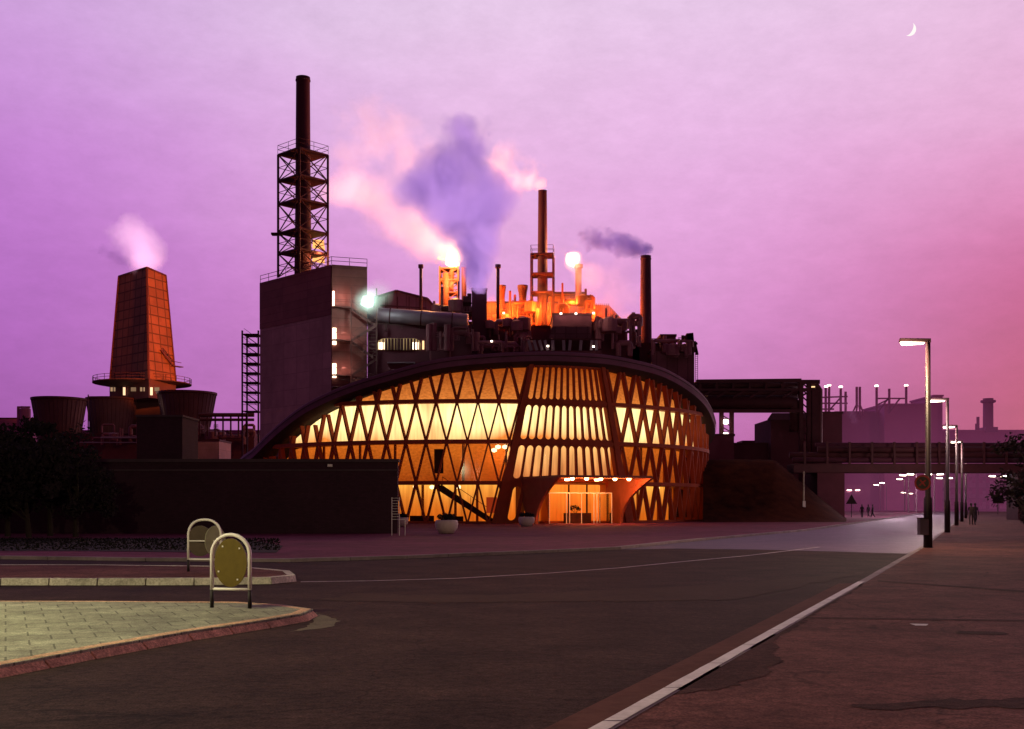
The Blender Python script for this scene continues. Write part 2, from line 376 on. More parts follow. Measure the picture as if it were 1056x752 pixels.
# dark tar patches on the right pavement
def blob_sheet(name, pts, z, m, amp=.25, sub=14, seed=0, keep=0):
    out = []
    n = len(pts)
    for i in range(n):
        a = Vector(pts[i]); b = Vector(pts[(i + 1) % n])
        for k in range(sub):
            p = a.lerp(b, k / sub)
            if i >= keep:
                p = p + Vector((noise.noise((p.x * 1.3, p.y * 1.3, seed)), noise.noise((p.x * 1.3, p.y * 1.3, seed + 9)))) * amp \
                    + Vector((noise.noise((p.x * 6, p.y * 6, seed)), noise.noise((p.x * 6, p.y * 6, seed + 9)))) * amp * .6 \
                    + Vector((noise.noise((p.x * 21, p.y * 21, seed)), noise.noise((p.x * 21, p.y * 21, seed + 9)))) * amp * .35
            out.append((p.x, p.y))
    return sheet(name, out, z, m)
rp_pts = [(rk(7.0) + .2, 7.0), (rk(24) + .2, 24.0)] + [G(*p) for p in ((862, 624), (835, 640), (815, 655), (800, 668), (806, 684), (790, 700), (745, 716), (700, 722))] + [(rk(8.9) + .22, 8.9)]
blob_sheet('tar_patch', rp_pts, .054, M['pave_dark'], .13, 26, 3, keep=1)
blob_sheet('tar_patch', [G(*p) for p in ((880, 731), (1056, 728), (1200, 735), (1200, 740), (1056, 736), (900, 739))], .054, M['pave_dark'], .16, 30, 5)
blob_sheet('tar_patch', [G(*p) for p in ((985, 655), (1035, 656), (1037, 659), (985, 658))], .054, M['pave_dark'], .1, 30, 8)
blob_sheet('tar_patch', [G(*p) for p in ((830, 640.2), (1056, 643), (1120, 645), (1120, 646.5), (1056, 644.6), (830, 641.6))], .054, M['pave_dark'], .05, 20, 12)
blob_sheet('tar_patch', [G(*p) for p in ((905, 601), (1056, 612), (1056, 613.6), (905, 602.3))], .054, M['pave_dark'], .08, 12, 15)
blob_sheet('white_paint_fleck', [G(*p) for p in ((938, 647.2), (958, 647.6), (955, 649.4), (944, 649.2))], .0545, M['paint'], .02, 6, 8)
# worn patches in the carriageway
blob_sheet('road_patch', [G(*p) for p in ((330, 620), (470, 622), (760, 619), (900, 590), (700, 606), (500, 614), (360, 613))], .009, mat('old asphalt', (.042, .024, .018), .85, .3, 5, .4, spec=.06), .3, 14, 21)
blob_sheet('road_patch', [G(*p) for p in ((300, 628), (330, 634), (352, 641), (338, 648), (300, 652), (326, 642))], .009, mat('grit by the island', (.085, .068, .042), .9, .5, 12, .4), .1, 10, 22)
# centre line sweeping into the side street
cl = [G(*p) for p in ((310, 600.6), (380, 599.6), (470, 597), (567, 591.5), (640, 586), (700, 580), (770, 573.5), (845, 564.5))]
g = MB(); L_ = []
for a, b in zip(cl, cl[1:]):
    for k in range(8): L_.append(Vector(a).lerp(Vector(b), k / 8))
L_.append(Vector(cl[-1]))
for i in range(len(L_) - 1):
    d = (L_[i + 1] - L_[i]).normalized(); nn = Vector((-d.y, d.x)) * .065
    a, b = L_[i], L_[i + 1]
    g.add([(*(a - nn), .012), (*(b - nn), .012), (*(b + nn), .012), (*(a + nn), .012)], [(0, 1, 2, 3)])
tag(g.build('white_centre_line', mat('worn road paint', (.36, .30, .32), .7, .5, 6, .1)), kind='structure')
g = MB(); sl = [G(*p) for p in ((350, 589), (470, 587.5), (560, 584.5))]
# verge in front of the dark wall
def verge():
    pts = [(-60, 39.5), G(90, 571.5), G(200, 573), G(285, 573.5), G(292, 566), G(250, 558), (-60, 56)]
    sheet('grass_verge', pts, .115, M['grass'])
    mb = MB()
    for k in range(7000):
        t = rnd.random(); Y = 40 + 14 * rnd.random(); X = -34 + (WX(288, Y) + 34) * t
        h = rnd.uniform(.03, .09); a = rnd.uniform(0, math.pi); w = .05
        mb.add([(X - w * math.cos(a), Y - w * math.sin(a), .11), (X + w * math.cos(a), Y + w * math.sin(a), .11), (X + rnd.uniform(-.05, .05), Y, .11 + h)], [(0, 1, 2)])
    tag(mb.build('grass', M['grass']), 'short dark grass growing on the verge before the long wall', 'grass', kind='stuff')
verge()

# traffic islands
def island(name, outer, kerbpts, mtop, mk, h, kw, slope, stone):
    n = len(outer)
    c = Vector((sum(p[0] for p in outer) / n, sum(p[1] for p in outer) / n))
    tag(MB().prism(outer, 0, h - .006).build(name, mtop), kind='structure')
    kerb_run(name + '_kerb', kerbpts, kw, h, mk, stone=stone, slope=slope, side=1)
k1 = [(-7.2, 5.0)] + [G(*p) for p in ((0, 700), (100, 680), (200, 661), (280, 648), (318, 641), (329, 635.6), (300, 631), (250, 627.5), (100, 626.3))] + [(-20, 19.2)]
def inset(pts, d):
    out = []
    for i, p in enumerate(pts):
        a = Vector(pts[max(i - 1, 0)]); b = Vector(pts[min(i + 1, len(pts) - 1)]); t = (b - a).normalized()
        out.append((p[0] - t.y * d, p[1] + t.x * d))
    return out
island('traffic_island', inset(k1, .09) + [(-20, 5)], k1, M['slab'], M['kerb_red'], .12, .26, .13, .95)
k2 = [(-30, 24.2)] + [G(*p) for p in ((0, 604), (100, 604), (200, 603.8), (280, 602.6), (306, 600), (300, 595), (250, 590), (100, 588))] + [(-30, 30)]
island('narrow_island', inset(k2, .09), k2, M['pave'], M['kerb_pale'], .15, .2, .03, 1.25)

# ------------------------------------------------------------------ island signs
def arch_pts(w, h, z0, flat=.0, n=16):
    r = w / 2; pts = [(-r, 0, z0)]
    for k in range(n + 1):
        a = math.pi - math.pi * k / n
        x = r * math.cos(a)
        pts.append((math.copysign(abs(math.cos(a)) ** (1 - flat), math.cos(a)) * r, 0, h - r * .95 + r * .95 * math.sin(a) ** (1 - flat)))
    pts.append((r, 0, z0)); return pts
def island_sign(loc, rz, label, w, h, disc_m, kind):
    t = thing('keep_left_sign', label, 'traffic sign', loc, rz, 'hooped signs on the islands')
    fr = MB().tube(arch_pts(w, h, .26, .12 if kind else 0), .031, 10); fr.tube([(-w / 2, 0, .29), (w / 2, 0, .29)], .022, 8)
    if kind: fr.tube([(-w / 2, 0, .72), (w / 2, 0, .72)], .018, 8)
    fr.build('hoop_frame', M['white'], t, smooth=True, world=False)
    for s in (-1, 1): MB().tube([(s * w / 2, 0, 0), (s * w / 2, 0, .28)], .032, 10).build('leg', M['black'], t, smooth=True, world=False)
    d = MB(); n = 40
    if not kind:
        ring = [(.272 * math.cos(2 * math.pi * k / n), .375 * math.sin(2 * math.pi * k / n)) for k in range(n)]
        d.add([(x, -.012, .70 + z) for x, z in ring] + [(x, .012, .70 + z) for x, z in ring], [tuple(range(n)), tuple(range(n, 2 * n))[::-1]] + [(k, k + n, (k + 1) % n + n, (k + 1) % n) for k in range(n)])
        dd = d.build('disc', disc_m, t, world=False)
        for a in (.8, 2.2, 3.6, 5.3):
            x, z = .22 * math.cos(a), .70 + .31 * math.sin(a); MB().box(x - .012, x + .012, -.022, -.013, z - .012, z + .012).build('bolt', M['white'], dd, world=False)
    else:
        for (cx, ry, mm, nm) in ((.24, R_(62), M['disc_pale'], 'disc'), (-.13, R_(12), M['disc_dark'], 'disc')):
            d = MB(); c, s_ = math.cos(ry), math.sin(ry)
            ring = [(.30 * math.cos(2 * math.pi * k / n), .36 * math.sin(2 * math.pi * k / n)) for k in range(n)]
            f = lambda x, o: (cx + x * c - o * s_, .05 + x * s_ + o * c)
            d.add([(*f(x, -.01), .72 + z) for x, z in ring] + [(*f(x, .01), .72 + z) for x, z in ring], [tuple(range(n)), tuple(range(n, 2 * n))[::-1]] + [(k, k + n, (k + 1) % n + n, (k + 1) % n) for k in range(n)])
            o = d.build(nm, mm, t, world=False)
    return t
sx, sy = WX(238, 17.55), 17.55
island_sign((sx, sy, .112), R_(-14), 'white hooped sign with an oval olive plate on the slab-paved island', .64, 1.13, M['disc'], 0)
island_sign((WX(211, 26.6), 26.6, .14), R_(-8), 'white hooped sign with a crossbar and a turned pale disc on the narrow island', .80, 1.22, M['disc_pale'], 1)

# ------------------------------------------------------------------ street lamps
def make_lamp():
    t = thing('street_lamp', 'x', 'street lamp')
    MB().tube([(0, 0, 0), (0, 0, 1.9), (0, 0, 2.0), (0, 0, 8.05)], [.17, .165, .115, .095], 12).build('post', M['pole'], t, smooth=True, world=False)
    MB().box(-.1, .1, -.02, .02, .5, 1.1).build('access_door', M['black'], t, world=False)
    a = MB(); a.hull8([(.1, -.09, 7.98), (.1, .09, 7.98), (-1.08, .15, 8.02), (-1.08, -.15, 8.02)], [(.1, -.07, 8.14), (.1, .07, 8.14), (-1.06, .12, 8.17), (-1.06, -.12, 8.17)])
    h = a.build('lamp_head', M['pole'], t, world=False, bevel=.015)
    d = MB(); d.hull8([(-.18, -.07, 7.93), (-.18, .07, 7.93), (-.98, .09, 7.90), (-.98, -.09, 7.90)], [(-.14, -.075, 7.995), (-.14, .075, 7.995), (-1.02, .12, 8.012), (-1.02, -.12, 8.012)])
    d.build('diffuser', E_lamp, h, world=False, bevel=.02)
    return t
lamp0 = make_lamp()
LA = math.atan(SL) * -1
GR = 'street lamps along the right pavement'
nearl = [(WX(957, 44.3), 44.3, 'nearest and tallest lit street lamp, a round red ringed sign fixed to its post'),
         (WX(977, 68.8), 68.8, 'second nearest lit street lamp on the right pavement, just beyond the round sign'),
         (WX(986.5, 92), 92, 'lit street lamp on the right pavement, third along from the round sign'),
         (WX(992, 114), 114, 'fourth lit street lamp along the right pavement, just before the pipe bridge'),
         (WX(996, 142), 142, 'smallest lit street lamp in the row on the right pavement, beyond the pipe bridge')]
for i, (x, y, lb) in enumerate(nearl):
    o = lamp0 if i == 0 else copy_tree(lamp0)
    o.location = (x, y, .045); o.rotation_euler = (0, 0, LA + .25 if i == 0 else LA + .1); tag(o, lb, 'street lamp', GR)
    light('POINT', (x - .95, y - .1, 7.6), [2000, 1200, 1400, 1500, 1500][i], ((1, .74, .42) if i == 0 else (1, .74, .66)), .25)
# lamp that lights the near island from beyond the left edge of the picture
o = copy_tree(lamp0); o.location = (-12.2, 13.0, .1); o.rotation_euler = (0, 0, math.pi)
tag(o, 'lit street lamp standing on the slab-paved island beyond the left edge', 'street lamp')
light('POINT', (-11.4, 13.0, 7.6), 4300, (1, .92, .50), .2)
o = copy_tree(lamp0); o.location = (-2.5, -9.0, .05); o.rotation_euler = (0, 0, math.pi * .5)  # unseen lamp added behind the camera to light kerb, signs and foreground
tag(o, 'added unseen street lamp behind the viewpoint', 'street lamp')
light('POINT', (-2.5, -8.2, 7.6), 1700, (1, .46, .32), .2)
# far single and double lamps
def make_far(double):
    t = thing('street_lamp', 'x', 'street lamp')
    MB().tube([(0, 0, 0), (0, 0, 8)], [.12, .09], 8).build('post', mat('pale post', (.25, .16, .2), .7, .1, 1, 0) if 'pale post' not in bpy.data.materials else bpy.data.materials['pale post'], t, world=False)
    for s in ((-1, 1) if double else (-1,)):
        h = MB().bar((0, 0, 8.02), (s * 1.7, 0, 8.12), .22, .12).build('lamp_head', M['pole'], t, world=False)
        MB().bar((s * .45, 0, 7.93), (s * 1.5, 0, 7.98), .34, .22).build('diffuser', E_lamp, h, world=False, bevel=.05)
    return t
f1, f2 = make_far(0), make_far(1)
farl = [(908, 500, 0, 'left one of the leftmost pair of single-armed distant street lamps under the pipe bridge'),
        (914, 498, 0, 'right one of the leftmost pair of single-armed distant street lamps under the pipe bridge'),
        (933, 494, 0, 'single-armed distant street lamp just left of the round ringed sign'),
        (937, 490, 0, 'distant street lamp whose head touches the pipe bridge, left of the round sign'),
        (945, 489, 0, 'distant street lamp with its head right above the round ringed sign'),
        (936, 508, 0, 'small low distant street lamp below and left of the round sign'),
        (943, 509, 0, 'small low distant street lamp directly under the round sign'),
        (880, 505.5, 1, 'two-armed distant street lamp by the foot of the grass bank'),
        (963.5, 489, 1, 'two-armed distant street lamp between the two nearest lamp posts, its arms higher'),
        (974, 493, 1, 'two-armed distant street lamp between the two nearest lamp posts, its arms lower'),
        (1029, 491, 1, 'two-armed distant street lamp at the far right before the office block')]
used = set()
for (px, py, dbl, lb) in farl:
    D = min(F * 6.4 / (HY - py), 330); hh = WZ(py, D)
    base = f2 if dbl else f1
    o = copy_tree(base) if dbl in used else base; used.add(dbl)
    o.location = (WX(px, D), D, 0); o.scale = (1.25, 1.25, hh / 8.0); tag(o, lb, 'street lamp', 'distant street lamps beyond the pipe bridge')
for (px, D) in ((905, 260), (935, 230), (960, 200), (890, 170), (925, 150)):
    light('POINT', (WX(px, D), D, 7.5), 2600, (1, .72, .85), .4)

# round ringed sign on the nearest post
t = thing('round_sign', 'round red ringed sign seen from the side on the nearest lamp post', 'traffic sign', (WX(951.5, 44.0), 44.0, WZ(498, 44)), R_(-30))
n = 28
mb = MB(); ring = lambda r, y: [(r * math.cos(2 * math.pi * k / n), y, r * math.sin(2 * math.pi * k / n)) for k in range(n)]
mb.add(ring(.31, 0) + ring(.31, .02), [tuple(range(n)), tuple(range(n, 2 * n))[::-1]] + [(k, k + n, (k + 1) % n + n, (k + 1) % n) for k in range(n)]).build('plate', M['disc_dark'], t, world=False)
MB().add(ring(.31, -.008) + ring(.235, -.008), [(k, (k + 1) % n, (k + 1) % n + n, k + n) for k in range(n)]).build('red_ring', M['red'], t, world=False)
MB().bar((-.12, -.01, -.1), (.12, -.01, .1), .05, .004, (0, 1, 0)).bar((.1, -.014, -.12), (-.1, -.014, .12), .05, .004, (0, 1, 0)).build('symbol', M['red'], t, world=False)
# small cabinet at the post foot
t = thing('litter_bin', 'small grey litter bin fixed low on the nearest lamp post', 'bin', (WX(951, 44.1), 44.0, .55))
MB().prism([(-.17, -.14), (.17, -.14), (.2, .1), (-.2, .1)], 0, .62).build('body', M['concrete'], t, world=False, bevel=.02)
MB().box(-.2, .2, -.17, .12, .62, .66).build('lid', M['pole'], t, world=False)

# ------------------------------------------------------------------ the round hall
HC = (-3.65, 124.7); HR = 24.8; RO = 25.5
def cyl(phi, r, z): return Vector((HC[0] + r * math.sin(phi), HC[1] - r * math.cos(phi), z))
def phi_px(px, r):
    m = (px - CX) / F; a = 1 + m * m; b = -2 * (m * HC[0] + HC[1]); c = HC[0] ** 2 + HC[1] ** 2 - r * r
    disc = max(b * b - 4 * a * c, 0); Y = (-b - math.sqrt(disc)) / (2 * a)
    return math.atan2(m * Y - HC[0], HC[1] - Y), Y
rim_px = [(250, 471), (256, 467), (263, 462), (282, 442.5), (314, 417), (346, 401.5), (378, 390), (410, 381), (432, 374.5), (460, 369), (490, 366), (525, 363.6), (560, 362.6), (600, 364), (630, 366.5), (652, 371), (670, 375), (684, 379.5), (700, 388), (716, 399), (729, 412.6), (735, 426)]
rim_tab = []
for px, py in rim_px:
    ph, Y = phi_px(px, RO); rim_tab.append((ph, WZ(py, Y)))
PE = phi_px(585.5, HR)[0]
def zr(phi):
    while phi > math.pi + PE: phi -= 2 * math.pi
    while phi < -math.pi + PE: phi += 2 * math.pi
    if phi < rim_tab[0][0]:
        t = (rim_tab[0][0] - phi) / (rim_tab[0][0] - (PE - math.pi)); return rim_tab[0][1] - 1.2 * math.sin(math.pi * min(t * 1.15, 1)) + (11.5 - rim_tab[0][1]) * t ** 5
    if phi > rim_tab[-1][0]:
        e = rim_tab[-1][0]; t = (phi - e) / (PE + math.pi - e); a = rim_tab[-1][1]
        return a - 3 * math.sin(math.pi * min(t * 1.6, 1)) * .9 + (11.5 - a) * (t ** 4)
    for (a, za), (b, zb) in zip(rim_tab, rim_tab[1:]):
        if a <= phi <= b: return za + (zb - za) * (phi - a) / (b - a)
# smooth the table a little
NS = 240
_raw = [zr(PE - math.pi + 2 * math.pi * k / NS) for k in range(NS)]
_sm = [sum(_raw[(k + j) % NS] * w for j, w in ((-2, 1), (-1, 2), (0, 3), (1, 2), (2, 1))) / 9 for k in range(NS)]
def zrs(phi):
    t = ((phi - PE + math.pi) / (2 * math.pi) % 1) * NS; i = int(t); f = t - i
    return _sm[i % NS] * (1 - f) + _sm[(i + 1) % NS] * f
Z1, Z2, Z3 = 3.66, 7.30, 10.85
hall = thing('round_hall', 'low round glass-walled hall glowing orange inside a diagonal concrete lattice', 'building', (HC[0], HC[1], 0))
def hb(mb, name, m, **k): return mb.build(name, m, hall, **k)
# roof + rim
mb = MB(); nr, na = 10, 160
def roof_pt(i, j):
    r = .02 + .98 * j; ph = 2 * math.pi * i
    return cyl(ph, r * (RO - .35), 10.2 + (zrs(ph) - .35 - 10.2) * r * r)
mb.grid(roof_pt, na, nr); roof = hb(mb, 'roof', M['roofm'], smooth=True)
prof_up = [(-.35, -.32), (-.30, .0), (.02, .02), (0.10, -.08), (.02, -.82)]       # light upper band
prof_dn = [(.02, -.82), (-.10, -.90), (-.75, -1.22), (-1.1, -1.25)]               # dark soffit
def ring_mesh(prof, n=240):
    mb = MB(); m = len(prof)
    for k in range(n):
        ph = 2 * math.pi * k / n; z = zrs(ph)
        mb.v += [tuple(cyl(ph, RO + a, z + b)) for a, b in prof]
    mb.f = [(k * m + j, ((k + 1) % n) * m + j, ((k + 1) % n) * m + j + 1, k * m + j + 1) for k in range(n) for j in range(m - 1)]
    return mb
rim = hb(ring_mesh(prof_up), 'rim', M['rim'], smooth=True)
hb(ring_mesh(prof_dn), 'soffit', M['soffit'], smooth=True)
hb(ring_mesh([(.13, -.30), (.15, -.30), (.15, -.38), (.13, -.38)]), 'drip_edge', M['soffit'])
def ztop(phi): return zrs(phi) - 1.15
def hwm(z): return 5.98 - .194 * z                    # half width of the fluted panel in metres of arc
def inpanel(phi, z): return abs((phi - PE) * HR) < hwm(z) + .35
# lattice
NN = 84; pitch = 2 * math.pi / NN; ph0 = phi_px(418, HR)[0]
def strut_cells(z0, z1, zend0, flip):
    pass
lat = MB()
def strut(pa, za, pb, zb, w, dep, nseg):
    last = None
    for k in range(nseg + 1):
        t = k / nseg; ph = pa + (pb - pa) * t; z = za + (zb - za) * t
        ok = not inpanel(ph, z) and z <= ztop(ph) + .05 and z > -.01
        cur = (ph, z) if ok else None
        if last and cur:
            (p0, z0), (p1, z1) = last, cur
            tx = (p1 - p0) * HR; tz = z1 - z0; l = math.hypot(tx, tz); nx, nz = -tz / l * w / 2, tx / l * w / 2
            vs = []
            for r in (HR - dep, HR + .06):
                for (p, z_) in ((p0, z0), (p1, z1)):
                    for s in (-1, 1): vs.append(cyl(p + s * nx / HR, r, z_ + s * nz))
            lat.add(vs, [(0, 1, 3, 2), (4, 6, 7, 5), (0, 4, 5, 1), (2, 3, 7, 6), (0, 2, 6, 4), (1, 5, 7, 3)])
        last = cur
h = Z2 - Z1
slope = (pitch / 2) / h
for k in range(-26, 27):
    c = ph0 + k * pitch                       # node at Z2
    if abs(c) > R_(108): continue
    for s in (-1, 1):
        # through the node: going up and going down at constant slope
        zt = 15.5
        strut(c, Z2, c + s * slope * (Z3 - Z2) * (h / (Z3 - Z2)), Z3, .14, .40, 4)
        strut(c + s * pitch / 2, Z3, c + s * (pitch / 2 - slope * 4.4) , Z3 + 4.4, .22, .42, 44)
        strut(c, Z2, c + s * pitch / 2, Z1, .13, .38, 4)
        strut(c + s * pitch / 2, Z1, c + s * (pitch / 2 - slope * Z1), 0, .15, .40, 4)
hb(lat, 'lattice', M['rib'])
# mullion rings
def band(z0, z1, ra, rb, nm, m, a0=-R_(112), a1=R_(112), n=150, skip=True):
    mb = MB()
    for k in range(n):
        a = a0 + (a1 - a0) * k / n; b = a0 + (a1 - a0) * (k + 1) / n
        mid = (a + b) / 2
        if nm == 'floor_slab' and z1 > ztop(mid) - .5: continue
        if skip and (inpanel(mid, (z0 + z1) / 2) or (z0 + z1) / 2 > ztop(mid) + .1): continue
        q = [cyl(a, ra, z0), cyl(b, ra, z0), cyl(b, rb, z0), cyl(a, rb, z0)]; q2 = [Vector((v.x, v.y, z1)) for v in q]
        mb.hull8(q, q2)
    return hb(mb, nm, m)
for z in (Z1, Z2, Z3):
    for s in (-1, 1):
        e_ = PE + s * (hwm(z) + .3) / HR; far_ = s * R_(112)
        while ztop(far_) + .1 < z: far_ -= s * .01
        band(z - .17, z + .17, HR - .5, HR + .12, 'mullion_ring', M['rib'], min(e_, far_), max(e_, far_), 70, False)
band(-.02, .28, HR - .6, HR + .16, 'plinth', M['rib'], skip=False)
# raking beams either side of the fluted panel
for s in (-1, 1):
    mb = MB(); seg = 10
    for k in range(seg):
        za, zb = 14.4 * k / seg, 14.4 * (k + 1) / seg
        q = []
        for z in (za, zb):
            w = .36 + .045 * (14.4 - z) * (.9 if z < 5 else .6)
            c = s * (hwm(z) + w / 2 + .02)
            for u, r in ((c - w / 2, HR - .5), (c + w / 2, HR - .5), (c + w / 2, HR + .32), (c - w / 2, HR + .32)):
                q.append(cyl(PE + u / HR, r, z))
        mb.hull8(q[:4], q[4:])
    hb(mb, 'raking_beam', M['rib'])
# fluted panel: rows of round-ended slots
def slot_row(mb, cells, zb0, zb1, zs0, zs1, rs):
    """cells: list of (uL(z), uR(z)) functions; rect z zb0..zb1, slot zs0..zs1, half width rs of cell fraction"""
    for uL, uR in cells:
        def pos(s, z, r):
            return cyl(PE + (uL(z) + (uR(z) - uL(z)) * s) / HR, r, z)
        zm = (zs0 + zs1) / 2; cw = uR(zm) - uL(zm); rr = rs * cw
        inner = []; outer = []
        na_ = 8
        for top in (1, 0):
            zc = zs1 - rr if top else zs0 + rr
            for k in range(na_ + 1):
                a = math.pi * k / na_ if top else math.pi + math.pi * k / na_
                ix, iz = .5 + rs * math.cos(a), zc + rr * math.sin(a)
                inner.append((ix, iz))
                dx, dz = math.cos(a), math.sin(a)
                tx = (.5 * cw) / abs(dx) if abs(dx) > 1e-6 else 1e9
                tz = ((zb1 - zc) if top else (zc - zb0)) / abs(dz) if abs(dz) > 1e-6 else 1e9
                t = min(tx, tz)
                outer.append((.5 + t * dx / cw, zc + t * dz))
        # exact corners
        n = len(inner)
        for idx in range(n):
            sx_, z_ = outer[idx]; sx_ = min(max(sx_, 0), 1); outer[idx] = (sx_, z_)
        ks = [min(range(n), key=lambda q: abs(outer[q][0] - cx_) * cw + abs(outer[q][1] - cz_)) for cx_, cz_ in ((1, zb1), (0, zb1), (0, zb0), (1, zb0))]
        for q, cpt in zip(ks, ((1, zb1), (0, zb1), (0, zb0), (1, zb0))): outer[q] = cpt
        b = len(mb.v)
        for (s_, z_) in outer: mb.v.append(tuple(pos(s_, z_, HR + .16)))
        for (s_, z_) in inner: mb.v.append(tuple(pos(s_, z_, HR + .16)))
        for (s_, z_) in inner: mb.v.append(tuple(pos(s_, z_, HR - .16)))
        for (s_, z_) in outer: mb.v.append(tuple(pos(s_, z_, HR - .16)))
        for i in range(n):
            j = (i + 1) % n
            mb.f += [(b + i, b + j, b + n + j, b + n + i), (b + n + i, b + n + j, b + 2 * n + j, b + 2 * n + i), (b + 2 * n + i, b + 2 * n + j, b + 3 * n + j, b + 3 * n + i)]
pn = MB()
def cells12():
    return [((lambda z, k=k: hwm(z) * (-1 + 2 * k / 12)), (lambda z, k=k: hwm(z) * (-1 + 2 * (k + 1) / 12))) for k in range(12)]
slot_row(pn, cells12(), Z3 - .03, 14.35, 11.08, 13.98, .375)
slot_row(pn, cells12(), Z2 - .08, Z3 - .04, 7.52, 10.55, .40)
slot_row(pn, cells12(), 3.75, Z2 - .09, 4.05, 6.98, .39)
g1 = lambda z: -hwm(z); g2 = lambda z: -hwm(z) + 1.35
slot_row(pn, [(g1, g2)], 0, 3.74, .35, 3.35, .27)
slot_row(pn, [(lambda z: -g2(z), lambda z: -g1(z))], 0, 3.74, .35, 3.35, .27)
hb(pn, 'fluted_panel', M['rib'])
band(Z2 - .2, Z2 + .06, HR + .16, HR + .28, 'sill', M['rib'], PE - hwm(Z2) / HR, PE + hwm(Z2) / HR, 12, False)
band(Z3 - .17, Z3 + .12, HR + .16, HR + .28, 'sill', M['rib'], PE - hwm(Z3) / HR, PE + hwm(Z3) / HR, 12, False)
# glass skin
def glass_mat():
    m = bpy.data.materials.new('window glass'); m.use_nodes = True; N = m.node_tree.nodes; L = m.node_tree.links; N.clear()
    t = N.new('ShaderNodeBsdfTransparent'); t.inputs[0].default_value = (.97, .93, .90, 1)
    g = N.new('ShaderNodeBsdfGlossy'); g.inputs['Roughness'].default_value = .08
    lw = N.new('ShaderNodeFresnel'); lw.inputs[0].default_value = 1.18
    mx = N.new('ShaderNodeMixShader'); L.new(lw.outputs[0], mx.inputs[0]); L.new(t.outputs[0], mx.inputs[1]); L.new(g.outputs[0], mx.inputs[2])
    o = N.new('ShaderNodeOutputMaterial'); L.new(mx.outputs[0], o.inputs[0]); return m
M['glass'] = glass_mat()
def wallcyl(r, a0, a1, z0, z1, n, clip=True):
    mb = MB(); q = []
    for k in range(n + 1):
        a = a0 + (a1 - a0) * k / n; zt = min(z1, ztop(a) + .1) if clip else z1; zt = max(zt, z0 + .001)
        q += [tuple(cyl(a, r, z0)), tuple(cyl(a, r, zt))]
    mb.v = q; mb.f = [(2 * k, 2 * k + 2, 2 * k + 3, 2 * k + 1) for k in range(n)]
    return mb
A0, A1 = -R_(112), R_(112)
gE = 4.4 / HR
gm = MB()
for a, b, z0 in ((A0, PE - gE, .2), (PE - gE, PE + gE, 3.9), (PE + gE, A1, .2)):
    w = wallcyl(HR - .46, a, b, z0, 16, 60); gm.add(w.v, w.f)
hb(gm, 'glazing', M['glass'])
# back wall (unseen half)
hb(wallcyl(HR - .2, A1, 2 * math.pi + A0, 0, 16, 60), 'back_wall', M['brick'])
# emissive sheets behind the glass, one per storey: interior light painted as a ramp
def glow_ramp_mat(name, zlo, zhi, bot, top, s_bot, s_top, fold=1, blot=.5, bscale=.16, curve=1.0, panel_boost=None):
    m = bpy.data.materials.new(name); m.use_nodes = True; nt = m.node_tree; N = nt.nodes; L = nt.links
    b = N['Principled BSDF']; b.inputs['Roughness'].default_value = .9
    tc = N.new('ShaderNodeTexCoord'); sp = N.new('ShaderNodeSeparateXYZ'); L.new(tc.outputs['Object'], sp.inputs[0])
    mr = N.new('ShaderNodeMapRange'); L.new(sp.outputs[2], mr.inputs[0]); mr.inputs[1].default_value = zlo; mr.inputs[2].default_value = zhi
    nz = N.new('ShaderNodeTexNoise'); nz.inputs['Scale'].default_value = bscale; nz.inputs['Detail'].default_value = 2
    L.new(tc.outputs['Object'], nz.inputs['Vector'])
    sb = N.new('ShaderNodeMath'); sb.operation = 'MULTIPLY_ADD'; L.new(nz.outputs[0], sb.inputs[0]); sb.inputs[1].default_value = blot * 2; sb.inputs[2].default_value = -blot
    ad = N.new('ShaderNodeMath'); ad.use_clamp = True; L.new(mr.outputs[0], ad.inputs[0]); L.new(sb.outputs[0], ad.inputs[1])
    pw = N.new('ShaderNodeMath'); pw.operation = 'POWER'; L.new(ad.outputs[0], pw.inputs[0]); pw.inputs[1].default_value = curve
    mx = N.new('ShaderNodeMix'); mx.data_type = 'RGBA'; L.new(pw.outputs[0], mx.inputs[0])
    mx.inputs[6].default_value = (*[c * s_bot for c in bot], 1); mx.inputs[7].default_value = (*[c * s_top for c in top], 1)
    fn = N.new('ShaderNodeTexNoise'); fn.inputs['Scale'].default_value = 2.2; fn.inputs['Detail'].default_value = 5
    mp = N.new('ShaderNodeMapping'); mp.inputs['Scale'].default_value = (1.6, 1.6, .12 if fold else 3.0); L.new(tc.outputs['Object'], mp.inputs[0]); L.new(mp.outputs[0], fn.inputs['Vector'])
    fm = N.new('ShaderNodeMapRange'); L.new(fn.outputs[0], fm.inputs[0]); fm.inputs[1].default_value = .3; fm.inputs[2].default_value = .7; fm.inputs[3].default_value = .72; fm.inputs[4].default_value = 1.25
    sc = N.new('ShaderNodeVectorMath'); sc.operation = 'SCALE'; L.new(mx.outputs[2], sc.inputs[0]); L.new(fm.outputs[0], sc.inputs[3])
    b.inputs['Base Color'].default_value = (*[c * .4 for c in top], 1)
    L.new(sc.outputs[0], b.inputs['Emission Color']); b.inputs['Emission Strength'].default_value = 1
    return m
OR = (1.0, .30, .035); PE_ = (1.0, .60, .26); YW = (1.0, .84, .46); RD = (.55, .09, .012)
c_top = glow_ramp_mat('curtain top storey', Z3, Z3 + 3.6, (1, .32, .06), (.8, .13, .008), .95, .36, 0, .2, .3, .5)
c_mid = glow_ramp_mat('curtain upper storey', Z2, Z2 + 2.0, (1, .30, .05), (1, .78, .33), .9, 1.7, 1, 1.1, .22, .8)
c_low = glow_ramp_mat('curtain lower storey', Z1, Z2, (.9, .13, .01), (1, .23, .02), .32, .60, 0, .5, .3)
